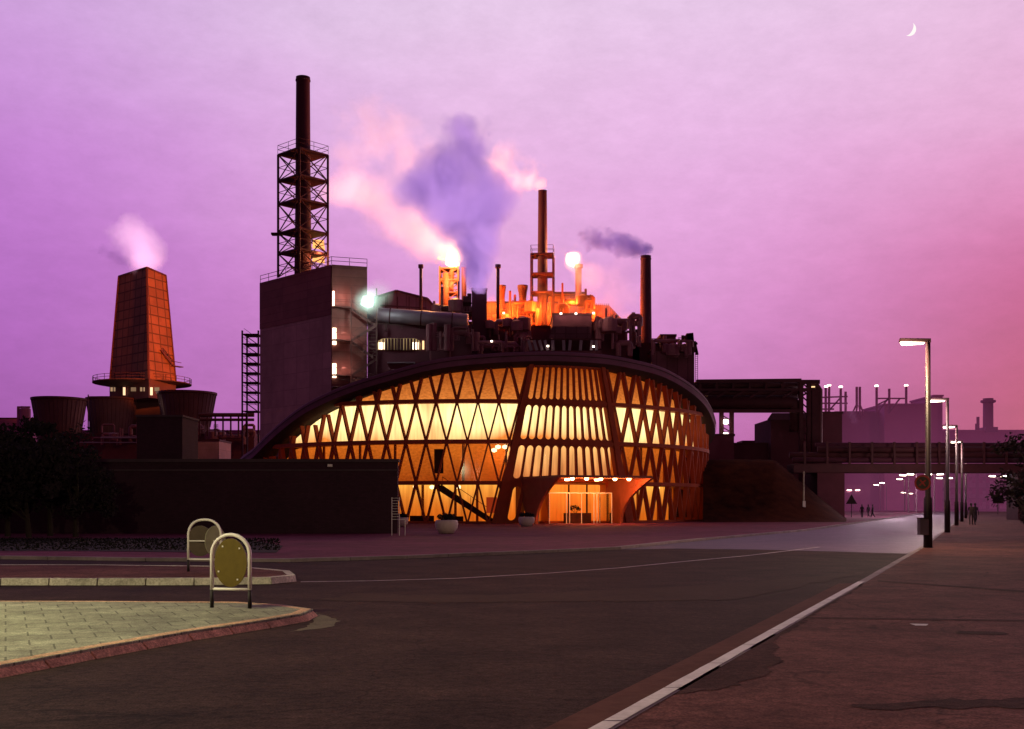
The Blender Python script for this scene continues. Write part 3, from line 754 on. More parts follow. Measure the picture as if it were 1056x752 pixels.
c_gnd = glow_ramp_mat('glowing ground floor wall', .2, Z1, (1, .20, .012), (1, .46, .07), .62, 1.2, 1, .35, .25, 2.0)
c_pan = glow_ramp_mat('curtain behind flutes', 3.9, Z2, (1, .30, .08), (1, .56, .18), .60, 1.3, 1, .5, .3, 1.6)
hb(wallcyl(HR - 1.7, A0, A1, Z3 + .1, 16, 80), 'glow_curtain', c_top)
hb(wallcyl(HR - 1.5, A0, A1, Z2 + .1, Z3 - .1, 80), 'glow_curtain', c_mid)
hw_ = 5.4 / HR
hb(wallcyl(HR - 2.6, A0, PE - hw_, Z1 + .1, Z2 - .1, 60), 'glow_inner_wall', c_low)
hb(wallcyl(HR - 1.3, PE - hw_, PE + hw_, Z1 + .25, Z2 - .1, 20), 'glow_curtain', c_pan)
hb(wallcyl(HR - 2.6, PE + hw_, A1, Z1 + .1, Z2 - .1, 60), 'glow_inner_wall', c_low)
hb(wallcyl(HR - 4.2, A0, A1, .1, Z1 - .1, 90), 'glow_inner_wall', c_gnd)  # inner wall glows by emission in place of room lighting
for z in (Z1, Z2, Z3):
    band(z - .1, z + .08, HR - 6, HR - .52, 'floor_slab', M['floor'], skip=False)
hb(MB().lathe([(.1, .03), (HR - .5, .03)], HC, 96), 'ground_floor', M['floor'])
# dark doorway upstairs, and the stair behind the ground-floor glass
pa, _ = phi_px(452.5, HR - 2.5)
hb(wallcyl(HR - 2.5, pa - .019, pa + .019, Z1 + .9, Z1 + 3.1, 3), 'inner_door', M['wood'])
st = MB(); a_top, _ = phi_px(452, HR - 1.6); a_bot, _ = phi_px(508, HR - 1.6); ns = 17
for k in range(ns):
    t = k / ns; a = a_top + (a_bot - a_top) * t; b = a_top + (a_bot - a_top) * (k + 1) / ns; z = Z1 - .15 - (Z1 - .3) * (k + 1) / ns
    q = [cyl(a, HR - 2.3, z), cyl(b + .003, HR - 2.3, z), cyl(b + .003, HR - 1.1, z), cyl(a, HR - 1.1, z)]
    st.hull8(q, [v + Vector((0, 0, .09)) for v in q])
sr = hb(st, 'stair', M['wood'])
s2 = MB()
for r in (HR - 1.05, HR - 2.35):
    s2.bar(cyl(a_top, r, Z1 - .3), cyl(a_bot, r, .2), .09, .5)
s2.build('stringer', M['wood'], sr, world=False)
s3 = MB().bar(cyl(a_top + .02, HR - 1.0, Z1 + .55), cyl(a_bot, HR - 1.0, 1.15), .05)
for t in (.1, .35, .6, .85): s3.bar(cyl(a_top + (a_bot - a_top) * t, HR - 1.0, Z1 * (1 - t) + .1), cyl(a_top + (a_bot - a_top) * t, HR - 1.0, Z1 * (1 - t) + .95), .03)
s3.build('handrail', M['wood'], sr, world=False)
pa2, _ = phi_px(507, HR - 1); 
hb(wallcyl(HR - .9, pa2 - .02, pa2 + .02, 1.0, 2.4, 3), 'notice_board', mat('red notice', (.4, .03, .01), .7, .1, 1, 0, emis=(.5, .05, .01), es=.5))
for k_ in range(5):
    px = (429, 446, 473, 676, 697)[k_]
    a, _ = phi_px(px, HR - 2.2); q = cyl(a, HR - 2.0, 3.3)
    hb(MB().lathe([(.01, 3.12), (.2, 3.2), (.22, 3.42), (.01, 3.5)], (q.x, q.y), 12), 'ceiling_lamp', E_soft)
for px, zz in ((513, 6.9), (509, 6.6), (520, 6.9)):
    a, _ = phi_px(px, HR - 2.2); q = cyl(a, HR - 1.6, zz)
    hb(MB().lathe([(.01, zz - .2), (.25, zz - .1), (.25, zz + .1), (.01, zz + .2)], (q.x, q.y), 12), 'ceiling_lamp', E_soft)
    light('POINT', (q.x, q.y - .5, zz - .4), 25, (1, .6, .2), .2)
for px, storey in ((432, 0), (468, 0), (492, 0), (668, 0), (690, 0), (706, 0), (335, 1), (372, 1), (408, 1), (478, 1), (660, 1), (684, 1), (702, 1)):
    a, _ = phi_px(px, HR - 2.4); q = cyl(a, HR - (3.6 if storey == 0 else 2.3), 0)
    za_, zb_ = ((.05, Z1 - .12), (Z1 + .1, Z2 - .12))[storey]
    hb(MB().tube([(q.x, q.y, za_), (q.x, q.y, zb_)], .13, 10), 'inner_column', M['warmwall'])
# low dark furniture seen through the ground floor
for px, w_, hh in ((435, .05, .75), (470, .03, .7)):
    a, _ = phi_px(px, HR - 2); hb(wallcyl(HR - 2, a - w_, a + w_, .1, hh, 6), 'bench_back', M['wood'])

# ------------------------------------------------------------------ canopy over the entrance (belongs to the hall)
AX = Vector((math.sin(PE), -math.cos(PE), 0)); LT = Vector((math.cos(PE), math.sin(PE), 0))
O = cyl(PE, HR, 0)
def cp(s, out, z): return O + LT * s + AX * out + Vector((0, 0, z))
ZC = 3.95
def front_out(z):
    t = min(max(z / ZC, 0), 1); return 2.6 + 5.6 * t ** 2.1
def back_out(z): return -.6
for s in (-1, 1):
    mb = MB(); nz_ = 18; th = .12
    for k in range(nz_):
        q = []
        for z in (ZC * k / nz_, ZC * (k + 1) / nz_):
            hwz = 4.02 + (.22 * (z / ZC) ** 3)
            bo = 1.2 - 1.8 * min((z / ZC) * 1.6, 1) ** .6
            q += [cp(s * (hwz - th), bo, z), cp(s * (hwz + th), bo, z), cp(s * (hwz + th), front_out(z), z), cp(s * (hwz - th), front_out(z), z)]
        mb.hull8(q[:4], q[4:])
    hb(mb, 'canopy_wing', M['canopy'])
mb = MB()
mb.hull8([cp(-4.32, -.6, ZC), cp(4.32, -.6, ZC), cp(4.32, 8.25, ZC), cp(-4.32, 8.25, ZC)], [cp(-4.22, -.6, ZC + .24), cp(4.22, -.6, ZC + .24), cp(4.22, 8.1, ZC + .2), cp(-4.22, 8.1, ZC + .2)])
can = hb(mb, 'canopy_roof', M['canopy'])
for k in range(5):
    s = -2.55 + 1.3 * k; p = cp(s, 6.9, ZC - .1)
    f = MB(); f.lathe([(0, ZC - .2), (.1, ZC - .19), (.17, ZC - .1), (.17, ZC - .003), (0, ZC - .002)], (p.x, p.y), 14)
    f.build('canopy_lamp', E_bulb, can, world=False)
    light('POINT', (p.x, p.y, ZC - .38), 240, (1, .26, .06), .12)
for s in (-1.6, 1.2):
    p = cp(s, 3.6, ZC); f = MB().lathe([(0, ZC - .16), (.2, ZC - .15), (.22, ZC - .003), (0, ZC - .002)], (p.x, p.y), 14)
    f.build('canopy_lamp', E_bulb, can, world=False)
    light('POINT', (p.x, p.y, ZC - .5), 70, (1, .32, .08), .12)
# glazed vestibule
vf = MB(); vo = 2.9; vw = 2.95; vz = 2.75
posts = (-1, -.46, -.36, .02, .42, .52, 1)
for u in posts: vf.bar(cp(u * vw, vo, 0.02), cp(u * vw, vo, vz), .07)
for u in (-1, 1):
    vf.bar(cp(u * vw, 0, vz), cp(u * vw, vo, vz), .08); vf.bar(cp(u * vw, .4, 0), cp(u * vw, .4, vz), .07)
vf.bar(cp(-vw, vo, vz), cp(vw, vo, vz), .09); vf.bar(cp(-vw, vo, .07), cp(vw, vo, .07), .07)
vest = hb(vf, 'door_frame', M['white'])
vg = MB().add([cp(-vw, vo, .1), cp(vw, vo, .1), cp(vw, vo, vz), cp(-vw, vo, vz)], [(0, 1, 2, 3)])
vg.add([cp(-vw, vo, .1), cp(-vw, .2, .1), cp(-vw, .2, vz), cp(-vw, vo, vz)], [(0, 1, 2, 3)]); vg.add([cp(vw, vo, .1), cp(vw, .2, .1), cp(vw, .2, vz), cp(vw, vo, vz)], [(0, 1, 2, 3)])
vg.build('pane', M['glass'], vest, world=False)
lob = glow_ramp_mat('glowing lobby wall', .1, 3.6, (1, .15, .01), (1, .28, .03), .6, .95, 1, .35, .5)  # lobby light put into the wall as an emission ramp
mb = MB().add([cp(-4.1, -2.2, .05), cp(4.1, -2.2, .05), cp(4.1, -2.2, 3.6), cp(-4.1, -2.2, 3.6)], [(0, 1, 2, 3)])
hb(mb, 'glow_lobby_wall', lob)
mb = MB()
for s in (-4.15, 4.15): mb.add([cp(s, -2.2, .05), cp(s, 0, .05), cp(s, 0, 3.7), cp(s, -2.2, 3.7)], [(0, 1, 2, 3)])
hb(mb, 'lobby_side', M['warmwall'])
mb = MB()
for u in (-.75, -.3, .25, .7): mb.bar(cp(u * 4, -2.1, .05), cp(u * 4, -2.1, 3.6), .16)
hb(mb, 'lobby_column', M['wood'])
cnt = MB().hull8([cp(-.5, .2, .05), cp(1.9, .2, .05), cp(1.9, .9, .05), cp(-.5, .9, .05)], [cp(-.5, .2, 1.0), cp(1.9, .2, 1.0), cp(1.9, .9, 1.0), cp(-.5, .9, 1.0)])
tag(cnt.build('reception_counter', M['wood'], bevel=.02), 'dark wooden counter behind the glass doors of the hall', 'counter')
def leaf_cluster(mb, c, r, n, size, flat=1.0, rng=rnd):
    for _ in range(n):
        while True:
            p = Vector((rng.uniform(-1, 1), rng.uniform(-1, 1), rng.uniform(-1, 1)))
            if p.length < 1: break
        p = p * (.55 + .45 * rng.random()); p.z *= flat
        q = Vector(c) + p * r
        a = Vector((rng.gauss(0, 1), rng.gauss(0, 1), rng.gauss(0, 1))).normalized(); b = a.orthogonal().normalized(); s = size * rng.uniform(.6, 1.4)
        mb.add([q - a * s, q + b * s * .5, q + a * s, q - b * s * .5], [(0, 1, 2, 3)])
t = thing('potted_plant', 'leafy dark plant standing behind the counter in the hall entrance', 'plant', cp(.9, -.4, .05))
pt = MB(); p = cp(.9, -.4, 0); pt.lathe([(.18, .05), (.24, .5), (.2, .5), (.15, .1)], (p.x, p.y), 14)
pt.build('pot', M['wood'], t)
lf = MB()
for k in range(7):
    a = k * .9; lf.tube([(p.x, p.y, .45), (p.x + .12 * math.cos(a), p.y + .12 * math.sin(a), 1.0), (p.x + .35 * math.cos(a), p.y + .35 * math.sin(a), 1.35 + .1 * (k % 3))], [.02, .014, .006], 5)
    leaf_cluster(lf, (p.x + .35 * math.cos(a), p.y + .35 * math.sin(a), 1.35 + .1 * (k % 3)), .22, 22, .09)
lf.build('leaves', M['leaf'], t)

# planters before the hall
def planter(px, D, r, label, seed):
    X = WX(px, D); t = thing('planter', label, 'planter', (X, D, .10), 0, 'bowl planters before the hall')
    MB().lathe([(r * .35, .0), (r * .62, .02), (r * .93, r * .45), (r, r * .8), (r * .93, r * 1.12), (r * .84, r * 1.16), (r * .8, r * 1.0), (0.01, r * .98)], (0, 0), 28).build('bowl', M['bowl'], t, smooth=True, world=False)
    rg = random.Random(seed); l = MB()
    for k in range(9):
        a = rg.uniform(0, 6.28); rr = r * .7 * rg.random() ** .5
        leaf_cluster(l, (rr * math.cos(a), rr * math.sin(a), r * 1.25 + rg.uniform(0, r * .25)), r * .42, 60, .07, .8, rg)
    l.build('plants', M['leaf'], t, world=False)
planter(460.5, 64, .66, 'largest white bowl planter with dark leaves, near the end of the long wall', 1)
planter(543, 86, .62, 'bowl planter with dark plants to the left of the entrance canopy', 2)
planter(413, 84, .6, 'bowl planter half hidden behind the end of the long dark wall', 3)


# ------------------------------------------------------------------ long dark wall building at left
wb = thing('boundary_wall', 'long tall dark brick wall with a flat coping at left', 'wall', (-30, 64, 0))
xw = WX(410, 64); yw = 64
MB().box(-75, xw, yw, yw + .5, 0, 4.12).build('wall', M['brick'], wb)
MB().box(-75.1, xw + .08, yw - .08, yw + .58, 4.12, 4.30).build('coping', M['coping'], wb)
MB().box(-75.05, xw + .03, yw - .03, yw - .002, 3.62, 3.72).build('string_course', M['coping'], wb)
MB().box(WX(338, yw), WX(343, yw), yw - .09, yw - .03, 3.86, 4.0).build('eaves_lamp', M['white'], wb)
# white metal trellis stand at the wall's end
t = thing('bicycle_stand', 'white metal slatted stand at the right end of the long dark wall', 'stand', (WX(408, 60), 60, .1))
mb = MB()
for x in (-.2, .2): mb.tube([(x, 0, 0), (x, 0, 2.0)], .022, 6)
mb.build('leg', M['white'], t, world=False)
mb = MB()
for k in range(9): mb.bar((-.2, 0, .85 + k * .14), (.2, 0, .85 + k * .14), .02)
mb.bar((.2, 0, .85), (.5, 0, .85), .03); mb.bar((.5, 0, .85), (.5, 0, 0), .03)
mb.build('slats', M['white'], t, world=False)
# brick block behind
b2 = thing('brick_block', 'tall dark block rising behind the long brick wall', 'building', (WX(164, 80), 80, 0))
MB().box(WX(141, 80), WX(188, 80), 80, 84, 0, WZ(430, 80)).build('wall', M['brick'], b2)
MB().box(WX(140, 80), WX(189, 80), 79.9, 84.1, WZ(430, 80), WZ(428, 80)).build('coping', M['coping'], b2)

# ------------------------------------------------------------------ trees and hedge
def tree(name, label, x, y, h, r, seed, m, n=2600, leaf=.11, group=None, low=.3):
    rg = random.Random(seed)
    t = thing(name, label, 'tree', (x, y, 0), 0, group)
    tr = MB(); lean = rg.uniform(-.3, .3)
    tr.tube([(0, 0, 0), (lean * .3, 0, h * .25), (lean, 0, h * .5), (lean, .1, h * .85)], [.16, .12, .09, .03], 8)
    ends = []
    for k in range(16):
        a = rg.uniform(0, 6.28); z0 = h * rg.uniform(.15, .6); e = rg.uniform(.5, 1)
        p = (lean + r * e * math.cos(a) * .8, r * e * math.sin(a) * .8, min(z0 + h * rg.uniform(.1, .4), h * .92))
        tr.tube([(lean * z0 / h, 0, z0), (p[0] * .5, p[1] * .5, (z0 + p[2]) / 2 + .15), p], [.06, .04, .012], 5); ends.append(p)
    ends += [(lean, 0, h * .9), (lean + .4, 0, h * .8)]
    for k in range(16):
        a = rg.uniform(0, 6.28); rr = r * rg.random() ** .5; z = h * rg.uniform(low, .97); q = math.sqrt(max(0, 1 - ((z / h - .6) / .5) ** 2))
        ends.append((lean + rr * q * math.cos(a), rr * q * math.sin(a), z))
    tr.build('trunk', M['bark'], t, world=False)
    lf = MB()
    for e in ends: leaf_cluster(lf, e, r * rg.uniform(.22, .42), n // len(ends), leaf, .85, rg)
    lf.build('crown', m, t, world=False)
    return t
tg = 'trees before the long dark wall at left'
for i, (px, D, h, r, lb) in enumerate(((8, 58, 5.6, 2.6, 'dark bushy tree at the left edge of the frame'), (52, 59, 6.3, 2.2, 'tallest dark tree, just left of the big cooling tower'),
                                    (78, 57, 4.7, 2.3, 'lower spreading dark tree right of the tallest one at left'), (30, 56, 4.6, 2.6, 'dense dark tree in front of the tallest at left'),
                                    (-30, 56, 5.6, 2.6, 'dark tree mostly cut off by the left edge'))):
    tree('tree', lb, WX(px, D), D, h, r, 40 + i, M['leaf'], 3400, .13, tg)
# hedge on the right of the pavement
he = MB(); rg = random.Random(5)
core = MB()
for k in range(46):
    Y = 29.5 + k * 1.7; X = pe(Y) + .9 + rg.uniform(-.1, .4); H = 2.3 + .5 * rg.random()
    for z in (.5, 1.1, 1.7, H): leaf_cluster(he, (X, Y, z), 1.05, 90 if Y < 60 else 45, .10 if Y < 60 else .16, .7, rg)
    leaf_cluster(he, (X + 1.5, Y, 1.8), 1.3, 90 if Y < 60 else 40, .14, .7, rg)
hg = thing('hedge', 'dark leafy hedge bordering the right pavement', 'hedge', (pe(30) + 1, 30, 0))
he.build('foliage', M['leaf2'], hg)
hs = MB()
for k in range(60):
    Y = 29.5 + k * 1.3; X = pe(Y) + 1.2; hs.tube([(X, Y, 0), (X + rg.uniform(-.3, .3), Y, 1.0), (X + rg.uniform(-.6, .6), Y + rg.uniform(-.3, .3), 2.0)], [.03, .02, .01], 5)
hs.build('stems', M['bark'], hg)
tree('tree', 'dark tree behind the hedge, cut off by the right edge', WX(1062, 56), 56, 5.6, 1.9, 77, M['leaf2'], 3000, .12)

# ------------------------------------------------------------------ boiler house with stack
def quad_prism(pts, z0, z1): return MB().prism(pts, z0, z1)
BA = (WX(342, 150), 150.0); BL = (WX(268.5, 162.5), 162.5); BR = (WX(378.5, 151.5), 151.5)
BK = (BL[0] + 9, BL[1] + 6)
bh = thing('boiler_house', 'tall concrete boiler house with dark cladding on top, chimney frame on its roof', 'building', (*BA, 0))
def wall_panel(a, b, z0a, z1a, m, name, off=0, z0b=None, z1b=None, n=1):
    z0b = z0a if z0b is None else z0b; z1b = z1a if z1b is None else z1b
    d = (Vector(b) - Vector(a)).normalized(); nr_ = Vector((d.y, -d.x)) * off
    # object-space coords are aligned to the wall by giving the panel its own rotation
    L = (Vector(b) - Vector(a)).length; ang = math.atan2(d.y, d.x)
    o = MB().add([(0, 0, z0a), (L, 0, z0b), (L, 0, z1b), (0, 0, z1a)], [(0, 1, 2, 3)]).build(name, m, bh, world=False)
    o.location = (a[0] + nr_.x - BA[0], a[1] + nr_.y - BA[1], 0); o.rotation_euler = (0, 0, ang); return o
ZT = WZ(273, 150)
quad_prism([BA, BR, BK, BL], 0, ZT - .05).build('core_wall', M['plant'], bh)
zs = 26.8
wall_panel(BL, BA, 0, zs, M['boiler'], 'side_wall', .06)  # light on the side face put into this paler wall colour
wall_panel(BL, BA, zs, ZT, M['boiler_dark'], 'upper_cladding', .12)
wall_panel(BA, BR, 0, zs, M['boiler_dark'], 'front_wall', .06)
wall_panel(BA, BR, zs, ZT, M['boiler_dark'], 'upper_cladding', .12)
# parapet railings on the roof
def railing(name, pts, h, parent, m, posts=1.6, w=.06):
    mb = MB()
    for a, b in zip(pts, pts[1:]):
        a = Vector(a); b = Vector(b); L = (b - a).length; n = max(1, int(L / posts))
        for z in (h, h * .5): mb.bar(a + Vector((0, 0, z)), b + Vector((0, 0, z)), w)
        for k in range(n + 1):
            p = a.lerp(b, k / n); mb.bar(p, p + Vector((0, 0, h)), w)
    return mb.build(name, m, parent)
railing('roof_railing', [(BL[0], BL[1], ZT), (BA[0], BA[1], ZT), (BR[0], BR[1], ZT)], 1.05, bh, M['steel'], 2)
# external stair and lit landings on the front face
fd = (Vector(BR) - Vector(BA)); fn = Vector((fd.y, -fd.x)).normalized()
def fp(t, off, z): q = Vector(BA) + fd * t + fn * off; return Vector((q.x, q.y, z))
lev = [WZ(y, 150) for y in (400, 388, 352, 318)]
stv = MB(); pl = MB()
for i, z in enumerate(lev):
    q = [fp(.0, .1, z), fp(.52, .1, z), fp(.52, 1.2, z), fp(.0, 1.2, z)]; pl.hull8(q, [v + Vector((0, 0, .15)) for v in q])
    for off in (1.2,):
        pl.bar(fp(0, off, z + 1.0), fp(.55, off, z + 1.0), .06)
for a, b in ((0, 1), (1, 2), (2, 3)):
    za, zb = lev[a], lev[b]; zm = (za + zb) / 2
    stv.bar(fp(.5, 1.0, zb), fp(1.2, 1.0, zm), .1, .3); stv.bar(fp(1.2, 1.4, zm), fp(.5, 1.4, za), .1, .3)
    stv.bar(fp(.5, 1.0, zb + 1), fp(1.2, 1.0, zm + 1), .06); stv.bar(fp(1.2, 1.4, zm + 1), fp(.5, 1.4, za + 1), .06)
    for k in range(9):
        t = k / 9; stv.bar(fp(.5 + .7 * t, .9, zb + (zm - zb) * t), fp(.5 + .7 * t, 1.7, zb + (zm - zb) * t), .06)
for t in (.5, 1.22):
    stv.bar(fp(t, 1.2, 0), fp(t, 1.2, ZT - 3), .16)
so = stv.build('outside_stair', mat('stair steel', (.16, .07, .07), .7, .2, 1, .1), bh)
pl.build('landing', bpy.data.materials['stair steel'], bh)
for i, py in enumerate((307, 345.5, 381)):
    z = WZ(py, 150); hh = (1.2, 1.3, 1.1)[i]; w = (.05, .10, .10)[i]
    o = MB().hull8([fp(.02, .1, z - hh), fp(.02 + w, .1, z - hh), fp(.02 + w, .3, z - hh), fp(.02, .3, z - hh)], [fp(.02, .1, z + hh * .7), fp(.02 + w, .1, z + hh * .7), fp(.02 + w, .3, z + hh * .7), fp(.02, .3, z + hh * .7)]).build('stair_lamp', E_winw, bh)
    p = fp(.3, 1.4, z); light('POINT', p, 90, (1, .55, .4), .3)
# stack frame standing on the roof
def lattice_tower(parent, c, half, z0, z1, plats, rot, post=.28, brace=.12, m=M['steel'], rail_top=True, plat_grow=0.0, xb=True):
    def cn(k, h=half): a = rot + k * math.pi / 2; return Vector((c[0] + h * math.cos(a), c[1] + h * math.sin(a), 0))
    for k in range(4): MB().bar(cn(k) + Vector((0, 0, z0)), cn(k) + Vector((0, 0, z1)), post).build('post', m, parent)
    zs_ = [z0] + [p for p in plats]
    br = MB()
    for za, zb in zip(zs_, zs_[1:]):
        for k in range(4):
            A, B = cn(k), cn(k + 1)
            br.bar(A + Vector((0, 0, zb)), B + Vector((0, 0, zb)), brace * 1.6)
            if xb:
                br.bar(A + Vector((0, 0, za)), B + Vector((0, 0, zb)), brace); br.bar(B + Vector((0, 0, za)), A + Vector((0, 0, zb)), brace)
                br.bar(A + Vector((0, 0, (za + zb) / 2)), B + Vector((0, 0, (za + zb) / 2)), brace * .6)
    br.build('bracing', m, parent)
    for i, zp in enumerate(plats):
        h = half + plat_grow
        q = [cn(k, h) + Vector((0, 0, zp - .12)) for k in range(4)]
        o = MB().hull8(q, [v + Vector((0, 0, .24)) for v in q]).build('platform', m, parent)
        if i == len(plats) - 1 and rail_top:
            railing('railing', [cn(k, h) + Vector((0, 0, zp + .12)) for k in (0, 1, 2, 3, 4)], 1.15, o, m, 1.7, .05)
SD = 157
sc_ = (WX(312.5, SD), SD)
t = thing('chimney_stack', 'tallest chimney, dark red, inside a square steel frame on the boiler house', 'chimney', (*sc_, ZT))
MB().lathe([(1.22, ZT - 3), (1.05, WZ(200, SD)), (.95, WZ(82, SD)), (.98, WZ(80, SD)), (.8, WZ(80, SD)), (.78, WZ(84, SD))], sc_, 28).build('flue', M['stack'], t, smooth=True)
MB().lathe([(1.0, WZ(84, SD)), (1.03, WZ(83.8, SD)), (1.03, WZ(82.4, SD)), (1.0, WZ(82, SD))], sc_, 28).build('cap_ring', M['steel'], t)
lattice_tower(t, sc_, 25.5 / F * SD, ZT - .3, WZ(160, SD), [WZ(y, SD) for y in (262, 241, 211, 187, 160)], R_(-88), plat_grow=.05)
MB().box(WX(280, SD), WX(291, SD), SD - .4, SD + .6, WZ(242.5, SD), WZ(240.5, SD)).build('side_platform', M['steel'], t)
for py, w in ((252, 8), (266, 10)):
    MB().hull8([P(322, py + 4, SD + 2), P(335, py + 6, SD + 2), P(335, py + 6, SD + 2.3), P(322, py + 4, SD + 2.3)], [P(323, py - 5, SD + 2), P(334, py - 6 + w * .2, SD + 2), P(334, py - 6 + w * .2, SD + 2.3), P(323, py - 5, SD + 2.3)]).build('lit_panel', emit('lit sheet %d' % py, (1, .42, .12), 1.6), t)
light('POINT', P(330, 262, SD - 1), 500, (1, .45, .15), .3)
# steel stair tower left of the boiler house
t = thing('stair_tower', 'narrow open steel stair tower against the left side of the boiler house', 'stair tower', (WX(259, 168), 168, 0))
mb = MB(); xa, xb_ = WX(251.5, 168), WX(268, 168); mb2 = MB()
for x in (xa, xb_):
    for y in (167, 170): MB().bar((x, y, 0), (x, y, WZ(342, 168)), .22).build('post', M['steel'], t)
nst = 9
for k in range(nst):
    z = WZ(425, 168) + (WZ(346, 168) - WZ(425, 168)) * k / (nst - 1)
    mb.hull8([(xa, 167, z), (xb_, 167, z), (xb_, 170, z), (xa, 170, z)], [(xa, 167, z + .12), (xb_, 167, z + .12), (xb_, 170, z + .12), (xa, 170, z + .12)])
    if k < nst - 1:
        z2 = z + (WZ(346, 168) - WZ(425, 168)) / (nst - 1)
        mb2.bar((xa + .2, 168, z2), (xb_ - .2, 168, z), .5, .12); mb2.bar((xa + .2, 167.1, z2 + .9), (xb_ - .2, 167.1, z + .9), .06)
        mb.bar((xa, 167, z + 1), (xb_, 167, z + 1), .06)
mb.build('landing', M['steel'], t); mb2.build('flight', M['steel'], t)
# the bright mercury floodlight at the boiler house corner
t = thing('floodlight', 'brilliant blue-white floodlight at the top right corner of the boiler house', 'floodlight', P(378, 311, 147))
p = P(378, 311, 147)
MB().bar(p + Vector((-.9, .4, -.4)), p + Vector((0, 0, .1)), .12).build('bracket', M['steel'], t)
hd = MB(); hd.lathe([(.18, p.z + .8), (.4, p.z + .7), (.6, p.z + .45), (.1, p.z + .72)], (p.x, p.y), 16); hd.build('hood', M['steel'], t)
bl = MB(); bl.lathe([(.01, p.z - .6), (.4, p.z - .45), (.56, p.z - .1), (.4, p.z + .25), (.01, p.z + .38)], (p.x, p.y), 16); bl.build('bulb', E_flood, t, smooth=True)
light('POINT', p + Vector((.3, -1.0, .1)), 480, (.72, 1, .88), .4)

# ------------------------------------------------------------------ process plant behind the hall
def block(name, label, cat, px0, px1, pyt, D, depth, m, pyb=None, top=None, bevel=0):
    t = thing(name, label, cat, (WX((px0 + px1) / 2, D), D, 0))
    z0 = 0 if pyb is None else WZ(pyb, D)
    o = MB().box(WX(px0, D), WX(px1, D), D, D + depth, z0, WZ(pyt, D)).build('wall', m, t)
    MB().box(WX(px0, D) - .1, WX(px1, D) + .1, D - .1, D + depth + .1, WZ(pyt, D), WZ(pyt, D) + .3).build('parapet', M['steel'], t)
    return t
pb = block('process_building', 'dark process building with a lit rounded-corner window strip', 'building', 379, 486, 334, 153, 14, M['plant'])
w = MB(); zc0, zc1 = WZ(361, 152.7), WZ(349, 152.7); x0, x1 = WX(388.5, 152.7), WX(434, 152.7); r = .8
poly = [(x0 + r, zc1), (x0 + r * .3, zc1 - r * .3), (x0, zc1 - r), (x0, zc0), (x1, zc0), (x1, zc1 - r), (x1 - r * .3, zc1 - r * .3), (x1 - r, zc1)]
wm = glow_ramp_mat('lit strip window', zc0, zc1, (1, .45, .16), (1, .68, .32), .08, .5, 1, .9, .45)
wo = MB().add([(x, 152.9, z) for x, z in poly], [tuple(range(len(poly)))]).build('window', wm, pb)
mb = MB()
for k in range(1, 14):
    x = x0 + (x1 - x0) * k / 14; mb.bar((x, 152.82, zc0), (x, 152.82, zc1 - .05), (.10, .16, .26, .34, .34, .30, .42, .34, .26, .34, .30, .22, .14)[k - 1])
mb.build('window_bars', M['steel'], wo)
for xa_, xb2 in ((x0 + .25, x0 + 1.0), (x1 - 1.2, x1 - .3)): MB().box(xa_, xb2, 152.86, 152.89, zc0 + .1, zc1 - .5).build('tube_lamp', E_winw, wo)
MB().box(WX(435.5, 153), WX(437.5, 153), 152.85, 152.95, zc0 + .1, zc1 - .3).build('window', E_win, pb)
MB().box(WX(400, 153), WX(428, 153), 152.4, 152.95, WZ(375, 153), WZ(374, 153)).build('sill_beam', M['duct'], pb)
railing('railing', [(WX(379, 152.8), 152.8, WZ(337, 153)), (WX(450, 152.8), 152.8, WZ(342, 153))], 1.0, pb, bpy.data.materials['stair steel'], 2.2, .07)
mb = MB()
for x in (380, 388): mb.bar(P(x, 332, 151), P(x, 372, 151), .12)
for k in range(11): mb.bar(P(380, 334 + k * 3.6, 151), P(388, 334 + k * 3.6, 151), .08)
tag(mb.build('ladder', bpy.data.materials['stair steel']), 'steel ladder standing between the boiler house and the lit strip window', 'ladder')
# fat duct
t = thing('duct', 'thick pale horizontal duct running right from the floodlight', 'pipe', P(430, 328, 151))
MB().tube([P(378, 324.5, 154), P(392, 325, 153), P(482, 331.5, 151)], 1.0, 20).build('pipe', M['duct'], t, smooth=True)
for px in (402, 434, 466):
    tt = (px - 392) / 90; y = 325 + 6.5 * tt
    MB().tube([P(px, y, 153 - 2 * tt), P(px + 1.2, y + .08, 153 - 2 * tt)], 1.1, 20).build('flange', M['steel'], t)
for px in (398, 452): MB().bar(P(px, 335, 152), P(px, 341, 152), .3).build('support', M['steel'], t)
# gabled shed behind duct
t = thing('gabled_shed', 'pale gabled shed behind the thick duct', 'building', (WX(415, 166), 166, 0))
pts = [P(386, 322, 166), P(386, 308, 166), P(409, 301, 166), P(441, 309, 166), P(452, 322, 166)]
lo = [Vector((p.x, p.y, WZ(345, 166))) for p in (pts[0], pts[-1])]
poly = [lo[0]] + pts + [lo[1]]
n = len(poly)
MB().add(poly + [p + Vector((2, 14, 0)) for p in poly], [tuple(range(n))] + [(i, (i + 1) % n, (i + 1) % n + n, i + n) for i in range(n)]).build('wall', M['plant2'], t)
mb = MB()
for a, b in zip(pts, pts[1:]): mb.bar(a + Vector((0, -.2, .1)), b + Vector((0, -.2, .1)), .3)
mb.build('roof_edge', M['steel'], t)
mb = MB().bar(P(392, 315, 165.6), P(440, 318, 165.6), .2)
for px in (398, 410, 422, 434): mb.bar(P(px, 306, 165.6), P(px, 321, 165.6), .15)
mb.build('framing', M['steel'], t)
